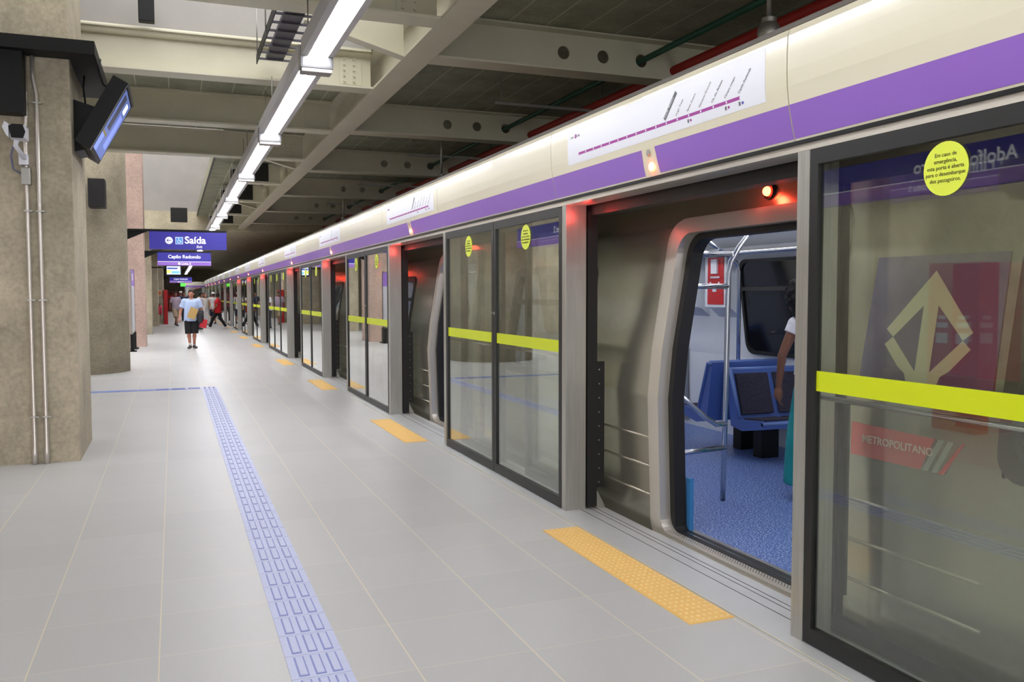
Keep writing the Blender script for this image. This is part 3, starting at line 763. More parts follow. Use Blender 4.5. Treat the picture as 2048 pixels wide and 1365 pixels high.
# livery on the first car
def dec(mb, pts, mi, off=.004):
    mb.add([(tx(z)-off, y, z) for y, z in pts], [tuple(range(len(pts)))], mi)
o = car1.location
mb = MB()
dec(mb, [(3.27, 1.14), (2.54, 1.14), (2.54, 1.24), (3.27, 1.24)], 0); dec(mb, [(3.27, 1.24), (2.54, 1.24), (2.55, 1.77), (3.26, 1.77)], 0)
LC = 2.905
def logo(mb, pts, mi, off): dec(mb, pts, mi, off)
# two opposed arrows in a diamond
zt, zb, zm = 1.70, 1.10, 1.40
for s in (1, -1):
    logo(mb, [(LC, zt), (LC, zt-.115), (LC+s*.19, zm), (LC+s*.235, zm+.035)], 1, .007)
    logo(mb, [(LC+s*.235, zm-.035), (LC+s*.19, zm), (LC, zb+.115), (LC, zb+.02)], 1, .007)
logo(mb, [(LC+.04, zb+.06), (LC-.04, zb+.06), (LC-.04, zt-.06), (LC+.04, zt-.06)], 1, .009)
mb.build('emblem', [logo_grey, cream], car1, o)
mb = MB()
dec(mb, [(3.29, .83), (2.87, .83), (2.80, .975), (3.29, .985)], 0, .005)
dec(mb, [(2.86, .83), (2.83, .83), (2.75, .975), (2.78, .975)], 1, .005); dec(mb, [(2.81, .83), (2.78, .83), (2.70, .975), (2.73, .975)], 1, .005)
dec(mb, [(2.775, .83), (2.745, .83), (2.65, .975), (2.66, .975)], 0, .005)
mb.text('METROPOLITANO', .05, (3.022, 3.21, .9), (0, -1, 0), (0, 0, 1), 2, bold=.01, ext=.0005)
mb.build('lettering_band', [livery_red, livery_grey, mat('pale_lettering', (226, 200, 190), .5)], car1, o)

# interior things
def seat(name, label, loc, rz, n=2, group='blue train seats'):
    t = thing(name, label, 'seat', loc, rz, group)
    W_ = .44*n
    mb = MB()
    # local: x along width 0..W, faces -y, back at y 0..; z from floor
    mb.prism([(-.42, .36), (-.42, .42), (-.38, .44), (-.04, .41), (.10, .92), (.17, .92), (.08, .33), (-.1, .30)], 0, 0, W_)
    sh = mb.build('shell', seat_blue, t)
    for k in range(n):
        x0 = .44*k+.035; x1 = .44*(k+1)-.035
        mb = MB(); mb.prism([(-.045, .46), (-.062, .47), (.055, .88), (.085, .88)], 0, x0, x1); mb.build('back_cushion', cushion, t)
        mb = MB(); mb.prism([(-.39, .435), (-.39, .452), (-.08, .428), (-.08, .41)], 0, x0, x1); mb.build('seat_cushion', cushion, t)
    mb = MB()
    for x in (.0, W_): mb.tube([(x, -.06, .44), (x, .1, .915), (x, .16, .9)], .02, 8)
    mb.tube([(0, .13, .92), (W_, .13, .92)], .02, 8); mb.tube([(0, -.41, .41), (W_, -.41, .41)], .02, 8)
    mb.build('rim', mat('seat_rim', (106, 134, 196), .4), t)
    mb = MB(); mb.rbox(W_*.25-.0, W_*.25+.2, -.12, .02, 0, .36, .01); mb.build('pedestal', black, t)
    return t
seat('train_seat', 'blue double train seat facing the open door, with dark patterned cushions on a black pedestal', (5.07, 7.05, 0), 0).scale = (1, 1, .93)
seat('train_seat', 'blue double train seat back to back behind the seat facing the door', (5.81, 7.42, 0), PI)
seat('train_seat', 'blue train seat deeper in the car, between the steel pole and the red alarm box', (4.75, 9.05, 0), -PI/2*0+.25, 1)
seat('train_seat', 'low blue train seat just inside the door jamb, mostly hidden by it', (3.25, 7.0, 0), 0, 1)
def rail(name, label, pts, r=.017, cat='handrail', kids=()):
    t = thing(name, label, cat, pts[0], 0, 'train handrails'); mb = MB(); mb.tube(pts, r, 12); mb.build('tube', chrome, t, pts[0])
    for nm, p in kids: mb = MB(); mb.tube(p, r, 12); mb.build(nm, chrome, t, pts[0])
    return t
rail('grab_pole', 'bent steel grab pole standing on the blue train floor with side bars', [(3.93, 5.62, 0), (3.95, 5.62, 1.0), (3.96, 5.62, 1.76), (3.98, 5.62, 1.84), (4.05, 5.62, 1.95), (4.2, 5.62, 2.12), (4.28, 5.62, 2.3)],
     .0205, kids=[('side_bar', [(3.95, 5.62, 1.655), (3.46, 5.55, 1.655)]), ('side_bar', [(3.98, 5.62, 1.9), (3.5, 5.6, 1.9)]), ('side_bar', [(3.95, 5.62, .415), (3.3, 5.55, .40)]),
                  ('diagonal_bar', [(3.95, 5.62, .60), (3.85, 5.6, .60), (3.75, 5.6, .66), (3.3, 5.5, .98)])])
rail('grab_pole', 'steel tube framing the draught screen beside the open train door', [(3.26, 5.28, 0), (3.24, 5.28, .9), (3.3, 5.28, 1.3), (3.44, 5.28, 1.95)], .014)
rail('grab_pole', 'steel pole rising from the back of the double seat', [(5.27, 7.3, .8), (5.27, 7.3, 1.82), (5.24, 7.3, 1.9), (5.1, 7.3, 2.0), (4.75, 7.3, 2.2)], .0205)
rail('ceiling_handrail', 'horizontal steel ceiling handrail over the middle of the car', [(4.2, -3, 2.08), (4.2, 23, 2.08)], .017)
rail('ceiling_handrail', 'horizontal steel ceiling handrail along the far windows', [(5.0, -3, 1.985), (5.0, 23, 1.985)], .017)
rail('wall_handrail', 'bent steel handrail fixed to the white wall by the far seat', [(5.25, 8.3, .98), (5.1, 8.35, .97), (4.95, 8.4, .9), (4.55, 8.6, .68)], .017)
for i, (y, lab) in enumerate(((8.22, 'red emergency panel with white symbols on the train wall, nearest the pole'), (8.8, 'red emergency panel at the left edge of the open doorway'))):
    t = thing('alarm_panel', lab, 'alarm panel', (5.75, y, 1.45), 0, 'red emergency panels')
    mb = MB(); mb.prism([(5.70, 1.43), (5.86, 1.30), (5.86, 2.02), (5.62, 2.02), (5.62, 1.45)], 1, y-.2, y+.2); mb.build('box', train_white, t, t.location)
    mb = MB(); mb.box(5.612, 5.62, y-.16, y+.14, 1.48, 2.0)
    mb.build('red_plate', red_p, t, t.location)
    mb = MB(); mb.box(5.59, 5.612, y-.06, y+.05, 1.82, 1.98); mb.box(5.605, 5.612, y-.09, y+.08, 1.77, 1.79); mb.disc((5.608, y, 1.66), .035, 0, .01); mb.box(5.605, 5.612, y-.035, y+.035, 1.62, 1.66)
    mb.box(5.605, 5.612, y+.07, y+.09, 1.70, 1.73); mb.box(5.605, 5.612, y-.09, y-.07, 1.70, 1.73); mb.build('symbols', white_st, t, t.location)
mb = MB(); mb.ball((3.75, 4.75, 2.285), (.1, .1, .03)); tag(mb.build('orange_ceiling_lamp', mat('amber_plastic', (214, 110, 30), .35, emit=.3), origin=(3.75, 4.75, 2.285)), 'round amber lamp cover on the train ceiling by the door', 'lamp')

# ------------------------------------------------------------------ signs, screens, fittings
def hang_sign(label, x0, x1, y, z0, z1, armx, kind):
    t = thing('hanging_sign', label, 'sign', ((x0+x1)/2, y, z0))
    mb = MB(); mb.rbox(x0, x1, y, y+.1, z0, z1, .005); pn = mb.build('panel', blue_sign, t, t.location)
    mb = MB(); mb.box(armx, x1, y-.005, y+.105, z1, z1+.045); mb.prism([(armx, z1), (armx, z1-.19), (armx+.42, z1)], 1, y+.03, y+.07); mb.build('arm', black, t, t.location)
    mb = MB(); f = y-.003; w = x1-x0; h = z1-z0
    if kind == 'exit':
        mb.text('Sa\u00edda', h*.56, (x0+w*.45, f, z0+h*.35), (1, 0, 0), (0, 0, 1), 0, bold=.022)
        mb.text('Exit', h*.2, (x0+w*.6, f, z0+h*.1), (1, 0, 0), (0, 0, 1), 0, bold=.01, shear=.2)
        cx_, cz_ = x0+w*.25, z0+h*.5; mb.disc((cx_, y-.002, cz_), h*.2, 1, .006, 0, n=36)
        mb.box(cx_-h*.12, cx_+h*.13, y-.0075, y-.004, cz_-h*.018, cz_+h*.018, 1)
        mb.prism([(cx_-h*.14, cz_), (cx_-h*.03, cz_+h*.11), (cx_+h*.01, cz_+h*.11), (cx_-h*.09, cz_), (cx_+h*.01, cz_-h*.11), (cx_-h*.03, cz_-h*.11)], 1, y-.0075, y-.004, 1)
        bx = x0+w*.38; q = h*.2
        mb.box(bx-q, bx+q, y-.004, y-.001, cz_-q, cz_+q, 0); mb.box(bx-q*.9, bx+q*.9, y-.006, y-.003, cz_-q*.9, cz_+q*.9, 2)
        mb.disc((bx-q*.15, y-.006, cz_+q*.6), q*.13, 1, .005, 0, n=14)
        mb.tube([(bx-q*.12, y-.008, cz_+q*.45), (bx-q*.08, y-.008, cz_), (bx+q*.35, y-.008, cz_), (bx+q*.5, y-.008, cz_-q*.5)], q*.07, 6, 0)
        mb.tube([(bx-q*.05+q*.38*math.cos(a), y-.008, cz_-q*.22+q*.38*math.sin(a)) for a in [PI*.75+PI*1.15*k/10 for k in range(11)]], q*.055, 6, 0)
    else:
        mb.text('Cap\u00e3o Redondo', h*.36, ((x0+x1)/2, f, z0+h*.56), (1, 0, 0), (0, 0, 1), 0, 'CENTER', bold=.02)
        mb.text('Sentido / Destination', h*.1, ((x0+x1)/2, f, z0+h*.4), (1, 0, 0), (0, 0, 1), 0, 'CENTER') if False else None
        mb.box(x0, x1, y-.003, y, z0+h*.28, z0+h*.31, 0); mb.box(x0, x1, y-.004, y-.001, z0, z0+h*.28, 3)
        mb.disc((x0+w*.4, y-.004, z0+h*.14), h*.09, 1, .006, 0, n=18)
        mb.text('Linha 5', h*.24, (x0+w*.44, y-.005, z0+h*.06), (1, 0, 0), (0, 0, 1), 0, bold=.015)
    mb.build('lettering', [white_ink, blue_sign, lt_blue, violet_sign], t, t.location)
hang_sign('long blue exit sign with white arrow and wheelchair symbol, hung from the round column', -.45, 1.13, 20.3, 2.58, 2.96, -.9, 'exit')
hang_sign('blue and violet destination sign hung from the pinkish column, below the exit sign', -.43, 1.16, 29.6, 2.52, 2.93, -.82, 'dest')
hang_sign('small distant blue and violet destination sign above the crowd', -.21, 1.32, 68, 2.46, 2.86, -.615, 'dest')
t = thing('monitor', 'small lit monitor hanging facing the camera, below the destination sign', 'screen', (.05, 39, 2.4))
mb = MB(); mb.rbox(-.28, .37, 39, 39.1, 2.38, 2.84, .02); mb.build('casing', black, t, t.location)
mb = MB(); mb.box(-.22, .31, 38.99, 38.999, 2.44, 2.78)
mb.box(-.22, -.05, 38.985, 38.99, 2.5, 2.62, 1); mb.box(-.03, .28, 38.985, 38.99, 2.48, 2.58, 2); mb.box(-.2, .2, 38.985, 38.99, 2.66, 2.72, 3)
mb.build('display', [mat('screen_white', (200, 215, 255), .3, emit=.5), mat('screen_yellow', (230, 220, 90), .3, emit=.8), mat('screen_blue', (90, 150, 220), .3, emit=.9), mat('screen_navy', (50, 60, 140), .3, emit=.6)], t, t.location)
mb = MB(); mb.box(-.85, -.2, 39.02, 39.08, 2.7, 2.75); mb.build('arm', black, t, t.location)
mb = MB(); mb.rbox(.62, 1.02, 80, 80.1, 2.3, 2.58, .01); sg = tag(mb.build('lit_exit_sign', green_sign, origin=(.8, 80, 2.3)), 'tiny green lit sign above the far crowd', 'sign')
mb = MB(); mb.tube([(.82, 80.05, 2.58), (.82, 80.05, 4.13)], .02, 6); mb.build('hanger_rod', black, sg, (.8, 80, 2.3))

# tilted television on the near column
def rot_prism(mb, pts, y0, y1, mi=0): mb.prism(pts, 1, y0, y1, mi)
A, B, Cc, D = (-.49, 3.71), (-.36, 3.64), (-.71, 2.99), (-.84, 3.07)
t = thing('tilted_monitor', 'black cased television tilted downwards on the side of the square column', 'screen', (-.6, 9.8, 3.0))
mb = MB(); mb.prism([A, B, Cc, D], 1, 9.3, 10.35); cs = mb.build('casing', black, t, t.location)
import mathutils
dvv = Vector((B[0]-Cc[0], 0, B[1]-Cc[1])).normalized(); nv = Vector((dvv.z, 0, -dvv.x))
base = Vector((Cc[0], 0, Cc[1])); Ls = (Vector((B[0], 0, B[1]))-base).length
def sp(u, y, off=.0): p = base+dvv*(u*Ls)+nv*off; return (p.x, y, p.z)
def spq(mb, u0, u1, y0, y1, off, mi): mb.add([sp(u0, y0, off), sp(u0, y1, off), sp(u1, y1, off), sp(u1, y0, off)], [(0, 1, 2, 3)], mi)
mb = MB(); spq(mb, .06, .94, 9.38, 10.28, .003, 0)
for (u0, u1, y0, y1, mi) in ((.06, .3, 9.38, 9.62, 3), (.3, .34, 9.38, 9.75, 1), (.4, .9, 9.5, 9.75, 2), (.2, .7, 9.9, 10.15, 3), (.75, .88, 9.9, 10.1, 4)): spq(mb, u0, u1, y0, y1, .0045, mi)
mb.build('display', [mat('tv_blue', (110, 130, 200), .6, emit=.22), mat('tv_olive', (150, 140, 90), .6, emit=.15), mat('tv_grey', (70, 74, 96), .6, emit=.15), mat('tv_light', (130, 150, 235), .6, emit=.4), mat('tv_glint', (240, 245, 255), .2, emit=1.5)], t, t.location)
mb = MB(); mb.prism([sp(0, 0, .0)[::2], sp(0, 0, .006)[::2], sp(1, 0, .006)[::2], sp(1, 0, 0)[::2]], 1, 9.3, 9.32)
mb.prism([sp(.97, 0, .0)[::2], sp(.97, 0, .01)[::2], sp(1, 0, .01)[::2], sp(1, 0, 0)[::2]], 1, 9.3, 10.35); mb.build('bezel', silver, t, t.location)
mb = MB(); mb.prism([(-.862, 3.5), (-.862, 3.0), (-.78, 3.02), (-.6, 3.4), (-.66, 3.44)], 1, 9.55, 10.05); mb.build('wall_bracket', black, t, t.location)
mb = MB(); mb.tube([(-.62, 9.6, 3.92), (-.63, 9.58, 3.8), (-.6, 9.6, 3.68), (-.52, 9.65, 3.62)], .012, 6); mb.tube([(-.78, 9.9, 3.9), (-.8, 9.9, 3.7), (-.78, 9.9, 3.45)], .01, 6); mb.build('cable', black, t, t.location)
mb = MB(); mb.box(-2.6, -.625, 8.98, 9.262, 3.81, 3.93); mb.box(-2.6, -.625, 10.61, 10.95, 3.81, 3.93); mb.box(-.858, -.625, 9.262, 10.61, 3.81, 3.93); mb.box(-2.6, -2.41, 9.262, 10.61, 3.81, 3.93)
tag(mb.build('black_collar', mat('collar_black', (16, 16, 17), .6, spec=.3), origin=(-1.6, 10, 3.81)), 'black rectangular collar around the top of the square column', 'collar')
mb = MB(); mb.rbox(-1.75, -1.225, 9.05, 9.265, 3.25, 3.81, .01)
tag(mb.build('black_cabinet', black, origin=(-1.5, 9.15, 3.25)), 'black box on the square column below the collar, cut by the left frame edge', 'box')
for i, (x, lab) in enumerate(((-1.245, 'left'), (-1.145, 'right'))):
    t = thing('metal_conduit', 'galvanised conduit up the front of the square column, %s of the pair' % lab, 'pipe', (x, 9.24, 0), 0, 'conduits on the column')
    mb = MB()
    top = [(x, 9.24, 3.81), (x, 9.24, 3.6), (x+(.035 if i else .012), 9.24, 3.45)]
    xx = x+(.035 if i else .012)*0
    if i: P = [(-1.245+.075, 9.24, 3.81), (-1.245+.075, 9.24, 3.62), (-1.145, 9.24, 3.45), (-1.145, 9.24, .16), (-1.145, 9.23, .12), (-1.145, 9.23, 0)]
    else: P = [(-1.235, 9.24, 3.81), (-1.235, 9.24, 3.3), (-1.245, 9.24, 3.1), (-1.245, 9.24, .16), (-1.245, 9.23, .12), (-1.245, 9.23, 0)]
    mb.tube(P, [.019]*4+[.024]*2, 12); mb.build('pipe', conduit_m, t, t.location)
    for z in (3.38, 2.38, 1.55, .45):
        mb = MB(); mb.box(x-.028, x+.045, 9.216, 9.27, z-.006, z+.006); mb.build('clip', grey_post, t, t.location)
t = thing('security_camera', 'white wall camera with a black front beside the conduits', 'camera', (-1.29, 9.2, 2.95))
mb = MB(); mb.prism([(-1.33, 3.1), (-1.30, 3.12), (-1.22, 3.12), (-1.20, 3.06), (-1.22, 3.0), (-1.31, 3.0)], 1, 8.9, 8.93)
for v in range(len(mb.v)): pass
mb.build('front_glass', black, t, t.location)
mb = MB(); mb.rbox(-1.33, -1.2, 8.93, 9.14, 3.0, 3.12, .015); mb.prism([(-1.38, 3.09), (-1.36, 3.14), (-1.33, 3.12), (-1.33, 3.0), (-1.35, 3.02)], 1, 8.9, 9.12); mb.build('housing', white_st, t, t.location)
mb = MB(); mb.tube([(-1.28, 9.0, 3.0), (-1.3, 9.05, 2.95), (-1.25, 9.2, 2.86)], .022, 8); mb.rbox(-1.30, -1.22, 9.19, 9.27, 2.8, 2.9, .01); mb.build('arm', white_st, t, t.location)
mb = MB(); mb.tube([(-1.32, 9.1, 2.97), (-1.36, 9.2, 2.88), (-1.35, 9.23, 2.76), (-1.28, 9.23, 2.72)], .009, 8); mb.build('cable', mat('blue_grey_cable', (110, 112, 140), .5), t, t.location)
mb = MB(); mb.rbox(-1.285, -1.205, 9.19, 9.27, 2.62, 2.78, .01); mb.build('junction_box', grey_post, t, t.location)
mb = MB(); mb.rbox(-1.49, -1.19, 18.72, 19.16, 3.3, 3.85, .02); mb.box(-1.4, -1.28, 19.16, 19.22, 3.45, 3.7)
tag(mb.build('black_speaker', mat('speaker_grey', (44, 42, 44), .6), origin=(-1.34, 19.2, 3.3)), 'black square loudspeaker on the round column', 'speaker')
# information board
t = thing('information_board', 'purple topped white information board standing before the pinkish column', 'board', (-1.09, 27.4, 0))
mb = MB(); mb.box(-1.12, -1.07, 26.3, 28.25, .5, 2.32, 0); mb.box(-1.069, -1.066, 26.4, 28.15, .55, 1.85, 1); mb.box(-1.069, -1.066, 26.4, 28.15, 1.85, 2.3, 2); mb.box(-1.068, -1.064, 26.6, 27.4, 2.0, 2.2, 1); mb.box(-1.12, -1.06, 28.2, 28.25, .45, 2.34, 3)
mb.build('panel', [grey_post, white_st, violet_sign, black], t, t.location)
for (ya_, yb_) in ((26.6, 26.75), (27.8, 28.28)): mb = MB(); mb.box(-1.14, -1.04, ya_, yb_, .03, .5); mb.box(-1.2, -.98, ya_-.05, yb_+.07, 0, .03); mb.build('stand', black, t, t.location)
# extinguisher
t = thing('fire_extinguisher', 'small red fire extinguisher hung low beside the concrete column', 'extinguisher', (-.93, 44, .5))
t.location = (-.64, 47.8, .55)
mb = MB(); mb.tube([(-.64, 47.8, .6), (-.64, 47.8, .65), (-.64, 47.8, 1.0), (-.64, 47.8, 1.07)], [.08, .11, .11, .05], 14); mb.build('cylinder', mat('pinkish_red', (226, 70, 96), .4), t, t.location)
mb = MB(); mb.tube([(-.64, 47.8, 1.07), (-.64, 47.8, 1.14)], .03, 8); mb.tube([(-.64, 47.72, 1.1), (-.6, 47.66, .9), (-.62, 47.68, .5)], .015, 6); mb.build('hose', black, t, t.location)
mb = MB(); mb.box(-.78, -.56, 50.56, 50.6, 1.5, 1.85, 0); mb.box(-.74, -.6, 50.55, 50.56, 1.58, 1.8, 1)
tag(mb.build('fire_notice', [mat('notice_beige', (210, 200, 170), .5), mat('notice_orange', (220, 120, 60), .5)], origin=(-.67, 50.6, 1.5)), 'small beige and orange notice on the column beside the red board', 'notice')
mb = MB(); mb.rbox(-.48, -.28, 50.5, 51.9, 0, 1.86, .02)
tag(mb.build('red_board', red_p, origin=(-.38, 51.2, 0)), 'tall red board edge standing beside the concrete column', 'board')
mb = MB(); mb.rbox(-.95, 1.2, 93.5, 93.7, 0, 1.9, .02)
tag(mb.build('red_partition', red_p, origin=(0, 93.6, 0)), 'red partition behind the far people', 'partition')
# far end header returning across the platform
t = thing('end_header', 'cream and purple header crossing the platform beyond the crowd', 'header panel', (1.9, 87.4, 0))
mb = MB(); mb.box(1.05, 3.0, 87.4, 87.7, 2.3, 2.8); mb.build('shell', cream, t, t.location)
mb = MB(); mb.box(1.05, 3.0, 87.38, 87.4, 2.3, 2.45); mb.build('purple_band', purple, t, t.location)
mb = MB(); mb.box(1.05, 1.2, 87.4, 87.6, 0, 2.3); mb.box(2.55, 2.8, 87.4, 87.6, 0, 2.3); mb.build('post', steel, t, t.location)
mb = MB(); mb.box(1.2, 2.55, 87.45, 87.5, 0, 2.3); mb.build('glass_pane', glass, t, t.location)
# things left of the frame that the glass mirrors
def side_sign(label, y0, y1, body, small, x=-1.42, z0=2.56, z1=2.96):
    t = thing('station_name_sign', label, 'sign', (x, (y0+y1)/2, z0))
    mb = MB(); mb.rbox(x-.1, x, y0, y1, z0, z1, .006); mb.build('panel', blue_sign, t, t.location)
    mb = MB(); h = z1-z0; f = x+.003
    mb.text(body, h*.44, (f, y0+.45, z0+h*.5), (0, 1, 0), (0, 0, 1), 0, bold=.015)
    mb.box(x, x+.003, y0, y1, z0+h*.32, z0+h*.345, 0); mb.box(x, x+.004, y0, y1, z0, z0+h*.32, 3)
    mb.text(small, h*.2, (f+.003, y0+1.4, z0+h*.08), (0, 1, 0), (0, 0, 1), 0, bold=.01) if small else None
    dy = y0+.24; cz_ = z0+h*.66; q = h*.24
    for s in (1, -1): mb.prism([(dy+s*.012, cz_+q), (dy+s*q, cz_+.01), (dy+s*(q-.04), cz_-.02), (dy+s*.012, cz_+q-.06)], 0, x, x+.004, 0); mb.prism([(dy+s*.012, cz_-q), (dy+s*q, cz_-.01), (dy+s*(q-.04), cz_+.02), (dy+s*.012, cz_-q+.06)], 0, x, x+.004, 0)
    mb.build('lettering', [white_ink, blue_sign, lt_blue, violet_sign], t, t.location)
    for yr in (y0+.3, y1-.3): mb = MB(); mb.tube([(x-.05, yr, z1), (x-.05, yr, 4.67)], .02, 8); mb.build('hanger_rod', black, t, t.location)
side_sign('blue station name sign parallel to the track, seen mirrored in the nearest glass', 5.0, 8.1, 'Adolfo Pinheiro', 'Linha 5')
side_sign('blue exits sign behind the square column, seen mirrored in the second glass panel', 14.2, 17.1, 'Sa\u00eddas 2', '')
t = thing('hydrant_cabinet', 'red fire hose cabinet against the left wall, seen mirrored in the nearest glass', 'cabinet', (-3.1, 7.9, .5))
mb = MB(); mb.rbox(-3.3, -3.0, 7.15, 7.85, .5, 1.95, .01); mb.box(-3.25, -3.05, 7.2, 7.8, 0, .5); cb = mb.build('body', red_p, t, t.location)
mb = MB()
for y in (7.28, 7.56):
    mb.box(-2.998, -2.99, y, y+.16, 1.2, 1.26); mb.box(-2.998, -2.99, y, y+.16, 1.02, 1.14); mb.box(-2.998, -2.99, y+.03, y+.13, 1.3, 1.34)
mb.build('pictograms', white_st, t, t.location)

# ------------------------------------------------------------------ people
def remesh(mb, name, m, parent, voxel, smooth=2, fac=.5):
    ob = mb.build(name+'_tmp', m)
    md = ob.modifiers.new('r', 'REMESH'); md.mode = 'VOXEL'; md.voxel_size = voxel; md.use_smooth_shade = True
    s_ = ob.modifiers.new('s', 'SMOOTH'); s_.iterations = smooth; s_.factor = fac
    dg = bpy.context.evaluated_depsgraph_get(); me = bpy.data.meshes.new_from_object(ob.evaluated_get(dg))
    old = ob.data; bpy.data.objects.remove(ob); bpy.data.meshes.remove(old)
    me.name = name; o2 = bpy.data.objects.new(name, me); C.objects.link(o2); o2.parent = parent
    return o2
def cap(mb, p, q, r0, r1, n=12, k=6):
    p, q = Vector(p), Vector(q); pts = [p.lerp(q, i/k) for i in range(k+1)]; rs = [r0+(r1-r0)*i/k for i in range(k+1)]
    mb.tube(pts, rs, n); mb.ball(p, r0, seg=12, ring=8); mb.ball(q, r1, seg=12, ring=8)
def sect(mb, rings, n=20):
    """closed torso from elliptical rings (x, y, z, rx, ry)"""
    vs = []
    for (x, y, z, rx, ry) in rings: vs += [(x+rx*math.cos(2*PI*k/n), y+ry*math.sin(2*PI*k/n), z) for k in range(n)]
    fs = [(i*n+k, i*n+(k+1) % n, (i+1)*n+(k+1) % n, (i+1)*n+k) for i in range(len(rings)-1) for k in range(n)]
    fs += [tuple(reversed(range(n))), tuple((len(rings)-1)*n+k for k in range(n))]
    mb.add(vs, fs, 0, True)
SK = {}
def skin(rgb): return mat('skin_%d_%d_%d' % rgb, rgb, .55)
def hand(mb, w, d, side, curl=.4, palm_n=None):
    """palm plus five fingers from wrist w along direction d; side = direction of the thumb"""
    w = Vector(w); d = Vector(d).normalized(); s_ = Vector(side); s_ = (s_-d*s_.dot(d)).normalized(); nn = d.cross(s_)
    if palm_n is not None and nn.dot(Vector(palm_n)) < 0: nn = -nn
    mb.tube([w-d*.01, w+d*.03, w+d*.085], [.026, .036, .034], 10)
    for j, (o_, ln) in enumerate(((.03, .072), (.011, .082), (-.009, .076), (-.028, .060))):
        a = w+s_*o_+d*.08; b_ = a+(d*math.cos(curl*.6)+nn*math.sin(curl*.6))*ln*.5; c_ = b_+(d*math.cos(curl*1.7)+nn*math.sin(curl*1.7))*ln*.5
        mb.tube([a-d*.02, a, b_, c_], [.0105, .0105, .009, .007], 8); mb.ball(c_, .0075, seg=8, ring=6); mb.ball(b_, .0093, seg=8, ring=6)
    a = w+s_*.028+d*.025; b_ = a+(s_*.6+d*.75+nn*.25).normalized()*.038; c_ = b_+(s_*.25+d*.9+nn*.35).normalized()*.032
    mb.tube([w+d*.01, a, b_, c_], [.014, .014, .0115, .0085], 8); mb.ball(c_, .0088, seg=8, ring=6)
def person(label, loc, rz, J, h=1.72, sk=(176, 124, 98), top=(200, 200, 205), bottom=(30, 32, 40), legs='long', sleeves='short', hair=(26, 20, 18), shoes=(60, 60, 64),
           hair_style='short', cap_col=None, build=1.0, voxel=.02, fingers=False, open_collar=False, skirt=False, shirt_len=.83, group=None, top2=None, belt=None, sockc=None):
    t = thing('person', label, 'person', loc, rz, group); k = h/1.72
    def P(n): return Vector(J[n])*k
    S = skin(sk); b = build*k
    hd = P('head'); nk = P('neck'); ch = P('chest'); pv = P('pelvis')
    mb = MB()
    # head: skull, face, jaw, nose, ears, neck
    look = Vector(J.get('look', (0, -1, 0))).normalized(); sd = look.cross(Vector((0, 0, 1))).normalized()
    mb.ball(hd+Vector((0, 0, .02))*k, (.076*k, .09*k, .1*k)); 
    mb.ball(hd+look*.03*k-Vector((0, 0, .045))*k, (.058*k, .058*k, .07*k)); mb.ball(hd+look*.05*k-Vector((0, 0, .085))*k, (.034*k, .03*k, .026*k))
    cap(mb, hd+look*.088*k+Vector((0, 0, .012))*k, hd+look*.102*k-Vector((0, 0, .026))*k, .009*k, .014*k)
    for s in (-1, 1): mb.ball(hd+sd*s*.08*k-look*.005*k-Vector((0, 0, .01))*k, (.014*k, .016*k, .03*k)); mb.ball(hd+look*.078*k+sd*s*.03*k+Vector((0, 0, .028))*k, (.02*k, .012*k, .008*k))
    mb.ball(hd+look*.083*k-Vector((0, 0, .056))*k, (.024*k, .012*k, .01*k))
    cap(mb, nk+Vector((0, .01, -.03))*k, hd-look*.012*k-Vector((0, 0, .07))*k, .058*b, .052*k)
    m_ = (ch+pv)/2
    sect(mb, [(pv.x, pv.y, pv.z-.08*k, .11*b, .09*b), (pv.x, pv.y, pv.z, .155*b, .105*b), (m_.x, m_.y, m_.z, .135*b, .1*b), (ch.x, ch.y, ch.z, .155*b, .11*b), (ch.x, ch.y, ch.z+.1*k, .15*b, .095*b), (nk.x, nk.y, nk.z-.02*k, .06*b, .055*b)])
    for s in ('r', 'l'):
        sh, el, wr = P('sh_'+s), P('el_'+s), P('wr_'+s)
        cap(mb, sh, el, .05*b, .038*b); cap(mb, el, wr, .038*b, .026*b); cap(mb, ch+Vector((0, 0, .1))*k, sh, .06*b, .05*b)
        hdv = Vector(J.get('hd_'+s, (wr-el).normalized())); th = Vector(J.get('th_'+s, (0, -1, 0)))
        if fingers: hand(mb, wr, hdv, th, J.get('curl_'+s, .5), J.get('pn_'+s))
        else:
            mb.tube([wr, wr+hdv.normalized()*.06*k, wr+hdv.normalized()*.15*k], [.026*k, .04*k, .02*k], 8)
            for q in (-1, 0, 1): mb.tube([wr+hdv.normalized()*.07*k, wr+hdv.normalized()*.16*k+th.normalized()*.018*q*k], [.014*k, .01*k], 6)
        hp, kn, an = P('hip_'+s), P('kn_'+s), P('an_'+s)
        cap(mb, hp, kn, .082*b, .052*b); cap(mb, kn, an, .052*b, .036*k)
        cm = kn.lerp(an, .3)+Vector((0, .015, 0))*k; mb.ball(cm, (.052*b, .055*b, .1*k))
    body = remesh(mb, 'body', S, t, voxel)
    # eyes and mouth
    if voxel < .013:
        mb = MB()
        for s in (-1, 1): mb.ball(hd+look*.086*k+sd*s*.03*k+Vector((0, 0, .014))*k, (.011*k, .007*k, .006*k))
        mb.build('eyes', mat('eye_dark', (34, 26, 24), .3), body)
        mb = MB(); mb.ball(hd+look*.094*k-Vector((0, 0, .056))*k, (.022*k, .005*k, .005*k)); mb.build('mouth', mat('lips', (140, 78, 70), .5), body)
    # top
    mb = MB(); e = .016*k; zl = pv.z+(shirt_len-.93)*k
